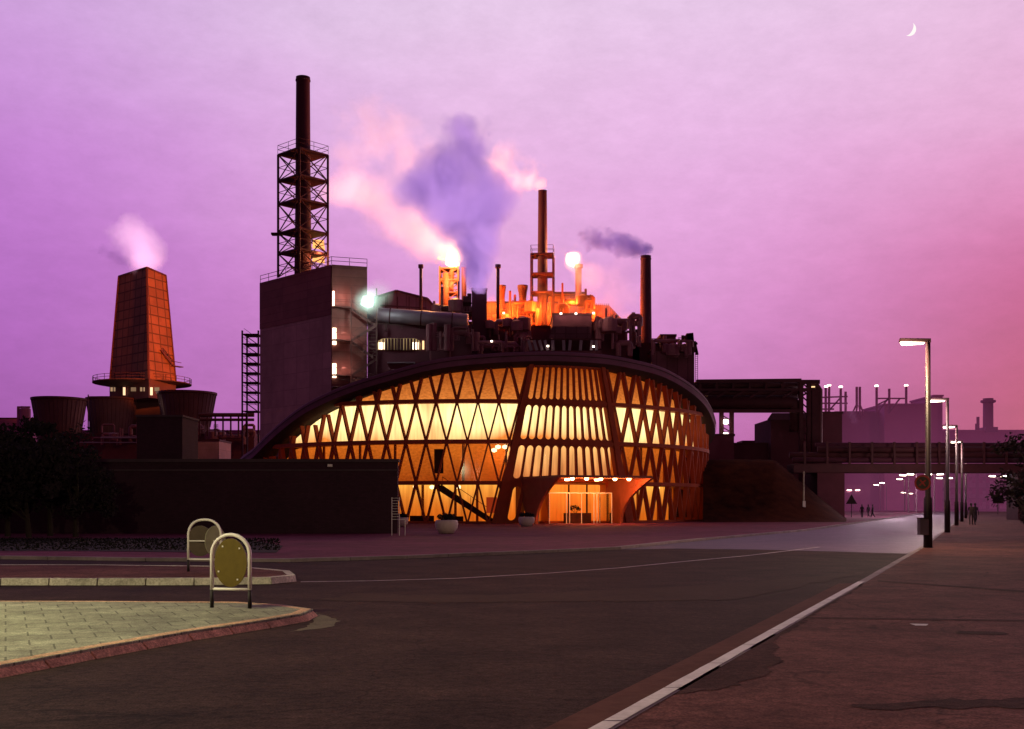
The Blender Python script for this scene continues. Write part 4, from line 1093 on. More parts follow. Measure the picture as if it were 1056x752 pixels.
def pole(name, label, cat, px, pyt, pyb, D, r, m=M['steel'], tip=None, group=None):
    t = thing(name, label, cat, (WX(px, D), D, WZ(pyb, D)), 0, group)
    MB().tube([P(px, pyb, D), P(px, pyt, D)], r, 10).build('mast', m, t, smooth=True)
    if tip: MB().tube([P(px, pyt + 4, D), P(px, pyt + 3.5, D), P(px, pyt, D)], [r * 1.05, r * tip, r * tip], 10).build('tip', m, t)
    return t
pole('vent_pipe', 'thin dark vent pipe rising above the gabled shed', 'vent pipe', 434, 273, 335, 160, .22, tip=1.7)
pole('vent_pipe', 'thin vent pipe with thick tip between the square stack and the orange flared stacks', 'vent pipe', 513.5, 273, 345, 160, .25, tip=1.7)
# square stack
t = thing('square_stack', 'short square-sided dark stack pouring out the big purple plume', 'chimney', (WX(494, 156), 156, 0))
MB().prism([(WX(486.5, 156), 156), (WX(502, 156), 156.4), (WX(501, 158), 158.4), (WX(487, 158), 158)], 0, WZ(298.5, 156)).build('shaft', M['stack_p'], t)
MB().prism([(WX(486, 156), 155.8), (WX(502.6, 156), 156.2), (WX(501.6, 158), 158.6), (WX(486.3, 158), 158.2)], WZ(298.5, 156), WZ(297, 156)).build('lip', M['steel'], t)
t = thing('valve_cluster', 'dark cluster of valves and pipes left of the square stack', 'pipework', P(480, 315, 157))
mb = MB()
for (a, b, c, d, r) in ((481, 306, 481, 322, .5), (484, 303, 484, 325, .3), (470, 316, 486, 311, .35), (455, 318, 486, 319, .4), (476, 326, 490, 322, .45), (462, 322, 480, 325, .2), (466, 312, 478, 322, .2)):
    mb.tube([P(a, b, 157), P(c, d, 157)], r, 8)
mb.build('pipes', M['steel'], t)
MB().box(WX(479, 157), WX(486, 157), 156, 157, WZ(313, 157), WZ(309, 157)).build('valve_box', M['steel'], t)
# flare towers
def flame(name, label, px, py, D, r, lean, strength):
    t = thing(name, label, 'flame', P(px, py, D))
    c = P(px, py, D); mb = MB(); n, m = 20, 14
    def pt(i, j):
        a = 2 * math.pi * i; s = j
        rr = r * (min(s * 3.2, 1) ** .6) * (max(1 - s, 0.0) ** .75) * 1.25 * (1 + .55 * noise.noise((2.2 * math.cos(a), 3 * math.sin(a) + px, 4 * s)))
        return (c.x + rr * math.cos(a) + lean * s, c.y + rr * math.sin(a), c.z - r + 2.6 * r * s)
    mb.grid(pt, n, m); mb.build('flame_body', emit('flame ' + name + str(px), (1, .62, .26), strength * .6), t, smooth=True)
    return t
FD = 172
t = thing('flare_tower', 'orange-lit steel frame tower below the left gas flame', 'flare tower', (WX(465, FD), FD, 0))
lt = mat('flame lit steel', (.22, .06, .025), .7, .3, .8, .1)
lattice_tower(t, (WX(463, FD), FD + 1), 1.95, WZ(330, FD), WZ(275, FD), [WZ(y, FD) for y in (315, 302, 289, 277)], R_(-45), .22, .12, lt, False)
MB().tube([P(460, 335, FD), P(460, 282, FD)], .55, 12).build('riser', lt, t, smooth=True)
MB().tube([P(465, 300, FD), P(466, 280, FD), P(469, 275, FD)], .4, 12).build('burner', lt, t, smooth=True)
pole('vent_pipe', 'thin leaning pipe just right of the left flare tower', 'vent pipe', 478.5, 276, 322, FD, .38)
flame('gas_flame', 'larger bright gas flame burning over the left flare tower', 468.5, 270, FD, 1.05, -.9, 9)
light('POINT', P(468, 258, FD - 4), 16000, (1, .42, .13), .8)
light('POINT', P(464, 293, FD - 2.4), 500, (1, .45, .15), .5)
t = pole('flare_stack', 'slim flare stack with the right gas flame at its tip', 'flare stack', 596.5, 273, 345, 176, .5, mat('flare stack paint', (.25, .09, .08), .7, .3, .5, .1), tip=1.4)
flame('gas_flame', 'smaller bright gas flame at the tip of the slim right flare stack', 592.5, 270, 176, .8, -1.1, 9)
light('POINT', P(589, 258, 171), 8000, (1, .42, .15), .8)
# flared stacks
for px, lb in ((517.5, 'orange-lit stack with flared top beside the thin vent pipe'), (539, 'orange-lit stack with wide flared top, nearest to the framed chimney')):
    D = 170; wd = 1.0 if px < 530 else 1.25
    t = thing('flared_stack', lb, 'chimney', (WX(px, D), D, 0), 0, 'flared stacks lit orange')
    MB().lathe([(.62 * wd, 0), (.55 * wd, WZ(318, D)), (.42 * wd, WZ(308, D)), (.5 * wd, WZ(302, D)), (.62 * wd, WZ(297, D)), (.62 * wd, WZ(294.5, D)), (.5 * wd, WZ(294.5, D)), (.4, WZ(300, D))], (WX(px, D), D), 20).build('shaft', lt, t, smooth=True)
    MB().lathe([(.6 * wd, WZ(320, D)), (.72 * wd, WZ(319.6, D)), (.72 * wd, WZ(318.6, D)), (.6 * wd, WZ(318, D))], (WX(px, D), D), 20).build('collar', M['steel'], t)
# orange buildings
block('orange_lit_hall', 'orange-lit wall of the plant hall behind the flared stacks', 'building', 497, 575, 313, 180, 16, M['orangelit_wall'])
block('orange_lit_hall', 'orange-lit hall right of the framed chimney, behind the right flare stack', 'building', 566, 603, 303, 186, 12, M['orangelit_wall'])
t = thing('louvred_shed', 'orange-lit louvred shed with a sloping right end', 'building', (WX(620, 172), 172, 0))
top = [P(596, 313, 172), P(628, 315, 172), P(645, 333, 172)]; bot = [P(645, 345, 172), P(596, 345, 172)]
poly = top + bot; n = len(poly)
MB().add(poly + [p + Vector((0, 10, 0)) for p in poly], [tuple(range(n))[::-1]] + [(i, i + n, (i + 1) % n + n, (i + 1) % n) for i in range(n)]).build('wall', M['orangelit_wall'], t)
mb = MB()
for k in range(24):
    px = 597 + k * 2.05; yt = 313 if px < 628 else 315 + (px - 628) * 1.06
    mb.bar(P(px, 344, 171.8), P(px, yt, 171.8), .1)
mb.build('louvres', M['steel'], t)
for (px, py, D, e) in ((505, 318, 165, 2600), (528, 322, 166, 2600), (556, 318, 166, 2600), (590, 312, 168, 2800), (618, 322, 166, 2200), (640, 318, 166, 1200)):
    light('POINT', P(px, py, D), e * 1.3, (1, .19, .025), .5)
for i, (px, py, D) in enumerate(((519.5, 323, 165), (578.5, 323.5, 149.5), (594, 323.5, 149.5), (612, 323, 149.5), (612, 357.5, 146), (565, 357, 146), (507, 352, 150))):
    t = thing('bulkhead_lamp', ['small lit lamp between the two flared stacks', 'small lit lamp, leftmost of three along the dark block top', 'small lit lamp in the middle of three along the dark block top', 'small lit lamp, rightmost of three along the dark block top', 'small lit lamp at the right end of the slanted-strut gallery', 'small lit lamp in the middle of the slanted-strut gallery', 'small lit lamp on the dark wall right of the square stack'][i], 'lamp', P(px, py, D))
    p = P(px, py, D); MB().box(p.x - .14, p.x + .14, p.y - .12, p.y + .1, p.z - .10, p.z + .10).build('lens', E_tiny, t, bevel=.03)
    MB().box(p.x - .2, p.x + .2, p.y - .16, p.y + .12, p.z + .102, p.z + .16).build('hood', M['steel'], t)
    if i in (1, 2, 3): light('POINT', p + Vector((0, -.5, 0)), 60, (1, .7, .5), .1)
# dense pipework between the buildings
def clutter(label, px0, px1, py0, py1, D, n, seed, m=None, stacks=()):
    rg = random.Random(seed); m = m or M['steel']
    t = thing('pipework', label, 'pipework', P((px0 + px1) / 2, py1, D))
    for k in range(n):
        mb = MB(); kind = rg.random(); d = D + rg.uniform(-1.5, 1.5); r_ = rg.choice((.12, .18, .25, .4))
        if kind < .45:
            y = rg.uniform(py0, py1); a = rg.uniform(px0, px1); b = min(a + rg.uniform(8, 30), px1); y2 = y + rg.uniform(4, 14)
            mb.tube([P(a, y2, d), P(a, y + 1, d), P(a + 1, y, d), P(b - 1, y, d), P(b, y + 1, d), P(b, y2, d)], r_, 8); nm = 'pipe'
        elif kind < .7:
            x = rg.uniform(px0, px1); mb.tube([P(x, py1, d), P(x, rg.uniform(py0 - 4, py0 + 8), d)], r_, 8); nm = 'riser'
        elif kind < .85:
            x = rg.uniform(px0, px1 - 6); y = rg.uniform(py0 + 3, py1 - 2); w = rg.uniform(4, 12)
            mb.hull8([P(x, y, d - 1), P(x + w, y, d - 1), P(x + w, y, d), P(x, y, d)], [P(x, y - .8, d - 1), P(x + w, y - .8, d - 1), P(x + w, y - .8, d), P(x, y - .8, d)])
            for q in (0, .33, .66, 1): mb.bar(P(x + w * q, y, d - 1), P(x + w * q, y - 5, d - 1), .07)
            mb.bar(P(x, y - 5, d - 1), P(x + w, y - 5, d - 1), .07); mb.bar(P(x, y - 3, d - 1), P(x + w, y - 3, d - 1), .05); nm = 'platform'
        else:
            x = rg.uniform(px0, px1); y = rg.uniform(py0 + 4, py1); rr = rg.uniform(.5, 1.1); c = P(x, y, d)
            mb.lathe([(.01, c.z - rr), (rr, c.z - rr * .7), (rr, c.z + rr * .8), (.01, c.z + rr * 1.2)], (c.x, c.y), 14); nm = 'vessel'
        mb.build(nm, m, t)
    for (px, a, b, r_) in stacks: MB().tube([P(px, b, D), P(px, a, D)], r_, 10).build('thin_stack', m, t)
    return t
M['pipem'] = mat('painted pipe', (.26, .09, .12), .6, .4, .5, .1)
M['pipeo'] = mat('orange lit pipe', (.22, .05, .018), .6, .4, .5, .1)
clutter('tangle of dark pipes and platforms between the thick duct and the square stack', 440, 486, 312, 334, 158, 16, 1, M['pipem'], ((456, 296, 330, .2), (473, 290, 330, .15)))
clutter('dense dark pipework right of the square stack, before the orange-lit hall', 503, 545, 326, 345, 156, 16, 2, M['pipem'])
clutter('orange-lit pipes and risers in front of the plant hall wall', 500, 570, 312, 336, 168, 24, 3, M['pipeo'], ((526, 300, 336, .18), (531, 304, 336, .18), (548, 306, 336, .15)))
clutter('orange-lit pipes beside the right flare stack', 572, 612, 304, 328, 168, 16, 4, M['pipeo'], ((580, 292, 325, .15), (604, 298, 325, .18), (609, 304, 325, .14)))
clutter('pipes and railings on the roofs left of the purple-brown chimney', 612, 660, 326, 360, 153, 22, 5, M['pipem'], ((625, 318, 340, .15), (650, 330, 356, .18)))
clutter('pipes and railings on the end building roof right of the purple-brown chimney', 672, 714, 350, 366, 153, 12, 6, M['pipem'])
clutter('pipes on the dark wall directly under the fat duct', 440, 490, 336, 362, 151, 16, 7, M['pipem'])
clutter('low pipes behind the crest of the round hall rim', 486, 548, 344, 362, 152, 18, 8, M['pipem'])
clutter('pipes and rails along the long low hall under the cooling towers', 95, 262, 438, 452, 203, 26, 9, M['pipem'])
# framed chimney 2
D2 = 170; c2 = (WX(559.5, D2), D2)
t = thing('chimney_stack', 'slender dark chimney inside a short two-storey steel frame, trailing pink smoke', 'chimney', (*c2, 0))
MB().lathe([(.95, 0), (.78, WZ(310, D2)), (.64, WZ(198, D2)), (.66, WZ(196.8, D2)), (.5, WZ(196.8, D2))], c2, 24).build('flue', M['stack'], t, smooth=True)
lattice_tower(t, c2, 2.3, WZ(330, D2), WZ(264, D2), [WZ(y, D2) for y in (303, 284, 264)], R_(-50), .22, .1, M['steel'], True, .05, False)
# chimney 3
D3 = 165; c3 = (WX(666, D3), D3)
t = thing('chimney_stack', 'plain purple-brown chimney right of the plant, dark smoke drifting left', 'chimney', (*c3, 0))
MB().lathe([(1.0, 0), (.86, WZ(350, D3)), (.74, WZ(266, D3)), (.76, WZ(264, D3)), (.6, WZ(264, D3))], c3, 24).build('flue', M['stack_p'], t, smooth=True)
MB().lathe([(.75, WZ(268, D3)), (.8, WZ(267.6, D3)), (.8, WZ(266.6, D3)), (.75, WZ(266, D3))], c3, 24).build('cap_ring', M['stack_p'], t)
# dark front blocks between plant and hall
block('dark_block', 'dark windowless block with three small lamps along its top edge', 'building', 570, 610, 325.5, 150, 8, M['plant'])
block('dark_block', 'plain dark block right of the three-lamp block', 'building', 609, 645.5, 334, 155, 10, M['plant'])
block('low_block', 'long low dark building directly behind the crest of the round hall', 'building', 484, 572, 338, 158, 10, M['plant'])
block('low_block', 'low dark roof band between the dark blocks and the purple-brown chimney', 'building', 640, 690, 356, 158, 10, M['plant'])
block('service_block', 'squat dark block left of the purple-brown chimney', 'building', 652.5, 659.5, 342, 158, 3, M['plant'])
block('service_block', 'squat dark roof block right of the purple-brown chimney', 'building', 681.5, 697, 347, 156, 4, M['plant'])
t = block('end_building', 'reddish end building of the plant above the right shoulder of the round hall', 'building', 672, 716, 362, 154, 10, M['plant2'])
mb = MB()
for a, b, c, d in ((706, 350, 714, 348), (711, 344, 713, 364), (704, 352, 704, 346), (714, 356, 719, 354), (716, 352, 719, 366), (700, 363, 719, 362)):
    mb.bar(P(a, b, 153), P(c, d, 153), .9 if a in (706, 711) else .35)
mb.build('roof_machinery', M['steel'], t)
railing('roof_railing', [P(672, 357, 153.5) , P(682, 357, 153.5)], 1, t, M['steel'], 1.2, .08)
mb = MB()
for px in (717, 719.5): mb.bar(P(px, 364, 153), P(px, 395, 153), .06)
for k in range(15): mb.bar(P(717, 366 + 2 * k, 153), P(719.5, 366 + 2 * k, 153), .05)
mb.build('ladder', M['steel'], t)
# gallery with slanted struts
t = thing('conveyor_gallery', 'low gallery with pale slanted struts just above the round hall', 'gallery', P(582, 362, 147))
MB().hull8([P(546, 351, 147), P(620, 351, 147), P(620, 351, 150), P(546, 351, 150)], [P(546, 349.5, 147), P(620, 349.5, 147), P(620, 349.5, 150), P(546, 349.5, 150)]).build('roof', M['steel'], t)
MB().hull8([P(540, 372, 147), P(624, 372, 147), P(624, 372, 150), P(540, 372, 150)], [P(546, 361.5, 147), P(620, 361.5, 147), P(620, 361.5, 150), P(546, 361.5, 150)]).build('base', M['plant'], t)
MB().hull8([P(566, 349, 148), P(610, 349, 148), P(610, 349, 149.5), P(566, 349, 149.5)], [P(569, 337, 148), P(608, 337, 148), P(608, 337, 149.5), P(569, 337, 149.5)]).build('panel', M['plant2'], t)
for k in range(13):
    px = 548 + k * 5.6; sl_ = (-3 if k < 4 else (1 if k % 2 else -.5))
    if k in (5, 8, 10): continue
    MB().bar(P(px, 361.5, 146.9), P(px + sl_, 351, 146.9), .38, .2).build('strut', M['duct'], t)

# ------------------------------------------------------------------ left: cooling towers
TD = 250
t = thing('cooling_tower', 'big tapering square cooling tower, right face lit orange', 'cooling tower', (WX(145, TD), TD, 0))
za, zb = WZ(391, TD), WZ(272.5, TD)
def L3(px, D, z): return Vector((WX(px, D), D, z))
nearb, leftb, rightb = L3(153.5, TD, za), L3(113, TD + 13, za), L3(181.5, TD + 9, za)
backb = leftb + rightb - nearb
neart, leftt, rightt = L3(151.5, TD + 3.5, zb), L3(122.5, TD + 12.5, zb - .2), L3(171, TD + 9.5, zb - .6)
backt = leftt + rightt - neart
def face(name, a, b, c, d, m, parent):
    """wall quad with its own local axes so that the courses follow it"""
    u = (b - a); L = u.length; u.normalize(); ang = math.atan2(u.y, u.x); Rm = Matrix.Rotation(-ang, 3, 'Z')
    vs = [Rm @ (p - a) + Vector((0, 0, a.z)) for p in (a, b, c, d)]
    mb = MB()
    def f(i, j): return vs[0].lerp(vs[1], i).lerp(vs[3].lerp(vs[2], i), j)
    mb.grid(f, 8, 12)
    o = mb.build(name, m, parent, world=False); pl_ = parent.location
    o.location = (a.x - pl_.x, a.y - pl_.y, -pl_.z); o.rotation_euler = (0, 0, ang); return o
face('shell_wall', leftb, nearb, neart, leftt, M['tower_brick'], t)
face('shell_wall', nearb, rightb, rightt, neart, M['tower_brick'], t)
face('shell_wall', rightb, backb, backt, rightt, M['tower_brick'], t)
face('shell_wall', backb, leftb, leftt, backt, M['tower_brick'], t)
mb = MB()
for a, b in ((leftt, neart), (neart, rightt), (rightt, backt), (backt, leftt), (nearb, neart), (leftb, leftt), (rightb, rightt)): mb.bar(a, b, .35)
mb.build('edge_trim', M['steel'], t)
# skirt below
sk = [v + Vector((0, 0, -.01)) for v in (leftb, nearb, rightb, backb)]
dz = WZ(410, TD) - za
MB().hull8([v + Vector((0, 0, dz)) for v in sk], [v for v in sk]).build('skirt', M['tub'], t)
c_ = (leftb + rightb + nearb + backb) / 4
MB().lathe([(2, za - 1.2), (8.6, za - .4), (10.9, za), (10.9, za + .2), (2, za + .2)], (c_.x, c_.y), 4 * 8).build('gallery_deck', M['tub'], t)
pr = [(c_.x + 10.8 * math.cos(2 * math.pi * k / 24), c_.y + 10.8 * math.sin(2 * math.pi * k / 24), za + .2) for k in range(25)]
railing('railing', pr, 1.2, t, M['steel'], 2.5, .09)
def onface(a, b, c, d, i, j, off=.25):
    p = a.lerp(b, i).lerp(d.lerp(c, i), j); nrm = (b - a).cross(d - a).normalized(); return p + nrm * off
mb = MB(); rr = lambda i, j, o=.3: onface(nearb, rightb, rightt, neart, i, j, o)
mb.bar(rr(.45, .28), rr(.85, .17), .35, .35); mb.bar(rr(.5, .30, .5), rr(.9, .20, .5), .15); mb.bar(rr(.85, .155), rr(1.25, .16), 1.0, .2); mb.bar(rr(.9, .2), rr(1.25, .2), .12)
mb.build('side_stair', M['steel'], t)
wl = MB()
for px in (127, 140, 160): pass
for px, pxw, e in ((116.5, 2, .7), (119.5, 1.5, .5), (129.5, 2.2, 2.6), (139, 5, .35), (147, 2, .6), (150, 1, .7), (157.5, 2.4, 3.0), (163, 5, .45)):
    Dw = TD + 12.6 - (px - 113) * .32 if px < 153 else TD + (px - 153) * .32 - .4
    MB().box(WX(px - pxw / 2, Dw), WX(px + pxw / 2, Dw), Dw - 1, Dw - .8, WZ(408 if e > 2 else 404, Dw), WZ(400, Dw)).build('window', emit('tower window %g' % px, (1, .60, .34), e * .6), t)
bl_ = block('pump_house', 'pump house block under the big cooling tower', 'building', 92, 200, 410, 262, 10, M['tub'])
def tub(label, px0, px1, pyt, pyb, D):
    r1 = (px1 - px0) / 2 / F * D; r0 = r1 * .78; cx_ = WX((px0 + px1) / 2, D)
    t = thing('cooling_tub', label, 'cooling tower', (cx_, D, 0), 0, 'low round cooling towers')
    z1, z0 = WZ(pyt, D), WZ(pyb, D); n = 36
    MB().lathe([(r0, 0), (r0, z0), (r1, z1), (r1 - .3, z1), (r0 - .3, z0)], (cx_, D), n).build('shell', M['tub'], t, smooth=True)
    MB().lathe([(r1, z1 - .5), (r1 + .14, z1 - .4), (r1 + .14, z1), (r1, z1 + .02)], (cx_, D), n).build('rim_ring', M['steel'], t)
    mb = MB()
    for k in range(n):
        a = 2 * math.pi * k / n; mb.bar((cx_ + (r0 + .03) * math.cos(a), D + (r0 + .03) * math.sin(a), z0), (cx_ + (r1 + .03) * math.cos(a), D + (r1 + .03) * math.sin(a), z1), .1)
    mb.build('ribs', M['tub'], t)
tub('low round flared cooling tub at far left', 34, 88, 411, 447, 240)
tub('low round flared cooling tub mostly hidden by the foot of the big tower', 90, 140, 411, 447, 256)
tub('low round flared cooling tub right of the big tower', 163, 222.5, 405, 440, 238)
light('SPOT', P(466, 266, 177), 1300000, (1, .21, .03), .8, aim=P(165, 340, 256), angle=20)
t = thing('floodlight', 'added low unlit floodlight mast right of the cooling tubs', 'floodlight', P(236, 448, 226))
p = P(236, 446, 226.2); MB().tube([(p.x, p.y, 0), p], .12, 6).build('mast', M['steel'], t); MB().bar(p + Vector((0, .3, 0)), p + Vector((-.4, .5, .3)), .6, .5).build('head', M['steel'], t)  # made-up mast, added as a source for the tower's orange light
light('POINT', P(143, 409, 240), 900, (1, .6, .4), .3)
block('process_hall', 'long low dark hall in front of the cooling towers', 'building', 60, 262, 449, 205, 12, M['plant'])
t = thing('pipe_rack', 'thin pale pipes running low across the foot of the cooling towers', 'pipework', P(120, 452, 200))
MB().tube([P(104, 451.5, 200), P(143, 451.5, 200)], .16, 8).build('pipe', M['duct'], t); MB().tube([P(80, 456.5, 200), P(142, 456.5, 200)], .1, 8).build('pipe', M['duct'], t)
block('pale_shed', 'small pale-roofed shed low to the left of the boiler house', 'building', 198, 226, 455, 190, 8, M['boiler'])
t = thing('pipe_rack', 'dark pipe rack between the right cooling tub and the boiler house', 'pipework', P(240, 430, 200))
mb = MB().tube([P(205, 428, 200), P(262, 428, 200)], .35, 8).tube([P(205, 433, 200), P(262, 433, 200)], .25, 8)
for px in range(206, 262, 8): mb.bar(P(px, 428, 200), P(px, 450, 200), .25)
mb.build('pipes', M['steel'], t)
t = thing('distant_rig', 'small distant steel frame with tanks at far left above the trees', 'pipework', P(24, 425, 260))
mb = MB()
for px in (19, 23, 29): mb.bar(P(px, 440, 260), P(px, 416 + px % 5, 260), .5)
for py in (420, 425, 431): mb.bar(P(18, py, 260), P(31, py, 260), .4)
mb.build('frame', M['haze1'], t)
MB().lathe([(1.2, WZ(440, 260)), (1.2, WZ(422, 260)), (.1, WZ(419, 260))], (WX(26, 260), 260), 12).build('tank', M['haze1'], t)
block('distant_shed', 'low distant shed at the far left horizon', 'building', -40, 34, 432, 280, 8, M['haze1'])
pole('mast', 'thin slanting mast between the two left cooling tubs', 'mast', 91, 407, 445, 238, .12)

# ------------------------------------------------------------------ right: high pipe bridge
HD = 142
t = thing('pipe_bridge', 'high trussed pipe bridge leading right from behind the round hall', 'pipe bridge', (WX(780, HD), HD, 0))
def hz(mb, x0, x1, py, w, D=HD, py2=None): mb.bar(P(x0, py, D), P(x1, py if py2 is None else py2, D), w * 1.2, w)
for D in (HD, HD + 3.2):
    mb = MB()
    hz(mb, 718, 826, 393.5, .45, D, 392.5); hz(mb, 718, 826, 402, .3, D); hz(mb, 718, 826, 424, .4, D)
    for k in range(7):
        px = 722 + k * 17; mb.bar(P(px, 393, D), P(px, 402, D), .28)
        mb.bar(P(px, 410, D), P(px + 14, 402, D), .22)
    mb.build('truss', M['steel'], t)
for (py, r, dd) in ((397.5, .42, 1), (405.5, .3, .6), (409, .32, 2.2), (415, .85, 1.2), (420, .35, 2.4)):
    if r > .8: pts = [P(716, py, HD + dd), P(812, py, HD + dd), P(818, py + .8, HD + dd), P(821, py + 5, HD + dd), P(821, py + 30, HD + dd)]
    else: pts = [P(716, py, HD + dd), P(828, py, HD + dd)]
    MB().tube(pts, r, 12).build('pipe', M['steel'], t, smooth=True)
for px in (744, 754.5, 826, 834):
    mb = MB()
    for D in (HD, HD + 3): mb.bar(P(px, 394 if px > 800 else 423, D), (P(px, 0, D).x, D, 0), .5)
    mb.build('leg', M['steel'], t)
mb = MB()
for k in range(9): mb.bar(P(744, 428 + k * 6, HD), P(754.5, 434 + k * 6, HD), .12)
for k in range(12): mb.bar(P(826, 394 + k * 7, HD), P(834, 401 + k * 7, HD), .15)
hz(mb, 824, 845, 394, .5); hz(mb, 824, 845, 402, .4); mb.tube([P(834, 396, HD + 1), P(841, 397, HD + 1), P(844.5, 402, HD + 1), P(844.5, 470, HD + 1)], .45, 10)
mb.bar(P(840, 400, HD), P(840, 478, HD), .8)
mb.build('tower_bracing', M['steel'], t)
MB().box(WX(837, HD), WX(840, HD), HD - .2, HD + .1, WZ(401, HD), WZ(398.5, HD)).build('lamp', E_win, t)
for i, py in enumerate((435, 448.5)):
    p = P(748.5, py, HD - 1); o = thing('bulkhead_lamp', ('upper', 'lower')[i] + ' of two lit lamps between the left legs of the high pipe bridge', 'lamp', p)
    MB().box(p.x - .3, p.x + .3, p.y - .1, p.y + .1, p.z - .3, p.z + .3).build('lens', E_tiny, o, bevel=.1); MB().box(p.x - .35, p.x + .35, p.y - .15, p.y + .15, p.z + .302, p.z + .4).build('hood', M['steel'], o)
# buildings beneath / beyond it
block('switch_house', 'dark flat block between round hall and the high pipe bridge legs', 'building', 728, 757, 450, 138, 8, M['plant'])
block('low_works', 'low dark works roof seen through the high pipe bridge', 'building', 755, 796, 459, 150, 8, M['plant'])
block('low_works', 'tiny dark rooftop hut on the skyline under the high pipe bridge', 'building', 766, 781, 456.5, 170, 4, M['plant'])
t = thing('pitched_house', 'dark windowless house with shallow pitched roof behind the pipe bridge legs', 'building', (WX(819, 148), 148, 0))
MB().box(WX(795, 148), WX(845, 148), 148, 158, 0, WZ(432, 148)).build('wall', M['plant'], t)
MB().hull8([P(791, 433, 147.5), P(847, 433, 147.5), P(847, 433, 158.5), P(791, 433, 158.5)], [P(796, 426, 149), P(845, 426, 149), P(845, 426, 157), P(796, 426, 157)]).build('roof', M['steel'], t)
block('dark_works', 'dark works block right of the high pipe bridge', 'building', 845, 868.5, 427, 150, 12, M['plant'])

# low pipe bridge across the street
LD = 126
t = thing('road_pipe_bridge', 'low bridge of stacked pipes crossing over the street', 'pipe bridge', (WX(930, LD), LD, 0))
xl, xr = WX(818, LD), WX(1095, LD)
for (py, r) in ((458.5, .30), (463.5, .34), (469, .36), (474.5, .30)):
    z = WZ(py, LD); MB().tube([(xl if py > 466 else WX(845, LD), LD + rnd.uniform(.2, 2.4), z), (xr, LD + rnd.uniform(.2, 2.4), z)], r, 12).build('pipe', M['stack_p'] if r < .33 else M['steel'], t, smooth=True)
MB().box(xl, xr, LD - .2, LD + 3, WZ(487.5, LD), WZ(478.5, LD)).build('deck_beam', M['steel'], t)
mb = MB().box(xl, xr, LD - .3, LD - .202, WZ(479.2, LD), WZ(478.4, LD))
for k in range(12):
    x = xl + (xr - xl) * (k + .5) / 12; mb.bar((x, LD - .15, WZ(479, LD)), (x, LD - .15, WZ(456, LD)), .22)
mb.build('bracket', M['steel'], t)
MB().box(WX(1050, LD), WX(1058, LD), LD, LD + 3, 0, WZ(487.5, LD)).build('pier', M['steel'], t)
MB().box(WX(843, LD), WX(871, LD), LD, LD + 6, 0, WZ(487.5, LD)).build('abutment', M['plant'], t)
# slim pale post at the bank
t = thing('marker_post', 'slim pale post standing on the lower slope of the grass bank', 'post', (WX(829, 112), 112, .1))
MB().tube([(0, 0, 0), (0, 0, WZ(487, 112))], [.10, .07], 8).build('post', M['kerb_pale'], t, world=False); MB().box(-.14, .14, -.12, -.08, 1.4, 2.0).build('plate', M['white'], t, world=False)
# embankment
def bank_h(x, y):
    # crest toward the hall side, falling to the street and toward us
    D = y; px = CX + x / y * F
    top = 6.4
    a = min(max((873 - px) / 74, 0), 1)            # right end falls to the street
    b = min(max((y - 106) / 14, 0), 1)
    b = b * b * (3 - 2 * b)
    return top * a * b
mb = MB()
def bk(i, j):
    y = 104 + 36 * j; x0, x1 = WX(725, y), WX(878, y); x = x0 + (x1 - x0) * i
    return (x, y, .09 + bank_h(x, y) + .12 * noise.noise((x * .8, y * .8, 0)) * (bank_h(x, y) > .2))
mb.grid(bk, 60, 30); tag(mb.build('grass_bank', M['bank'], smooth=True), kind='structure')

# ------------------------------------------------------------------ far right skyline
def far(label, px0, px1, pyt, D, m, name='distant_works', d=20):
    t = thing(name, label, 'building', (WX((px0 + px1) / 2, D), D, 0))
    MB().box(WX(px0, D), WX(px1, D), D, D + d, 0, WZ(pyt, D)).build('wall', m, t)
    MB().box(WX(px0, D) - .3, WX(px1, D) + .3, D - .3, D + d + .3, WZ(pyt, D), WZ(pyt, D) + .5).build('parapet', m, t); return t
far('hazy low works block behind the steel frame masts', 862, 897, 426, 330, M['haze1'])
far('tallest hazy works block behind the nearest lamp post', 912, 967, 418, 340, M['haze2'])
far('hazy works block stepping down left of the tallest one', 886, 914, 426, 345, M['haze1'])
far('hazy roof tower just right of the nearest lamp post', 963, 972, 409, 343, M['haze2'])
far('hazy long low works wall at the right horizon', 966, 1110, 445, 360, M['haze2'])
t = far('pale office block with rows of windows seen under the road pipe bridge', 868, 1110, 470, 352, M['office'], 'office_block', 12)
wn0 = MB().box(0, 1.1, -.12, -.04, 0, 1.8)
w0 = None
for rw in range(3):
    for k in range(33):
        x = WX(872, 352) + 2.15 * k + .4
        if w0 is None: w0 = wn0.build('window', M['haze1'], t, world=False); o = w0
        else: o = w0.copy(); COL.objects.link(o)
        o.location = (x - t.location.x, 0, 1.6 + rw * 3.5)
t = thing('distant_chimney', 'stout hazy chimney with a collar on the right skyline', 'chimney', (WX(1019, 362), 362, 0))
MB().lathe([(1.7, 0), (1.55, WZ(416, 362)), (2.3, WZ(415, 362)), (2.3, WZ(413, 362)), (1.55, WZ(412.5, 362)), (1.6, WZ(411, 362)), (1.2, WZ(411, 362))], (WX(1019, 362), 362), 20).build('shaft', M['haze1'], t)
MB().box(WX(1013, 362), WX(1025, 362), 359, 365, WZ(446, 362), WZ(441, 362)).build('base_block', M['haze1'], t)
t = thing('distant_chimney', 'thin hazy vent left of the stout collared chimney', 'chimney', (WX(1008.5, 362), 362, 0))
MB().tube([P(1008.5, 446, 362), P(1008.5, 430, 362)], .5, 8).build('shaft', M['haze1'], t); MB().tube([P(1006.5, 446, 362), P(1006.5, 437, 362)], .3, 8).build('vent', M['haze1'], t)
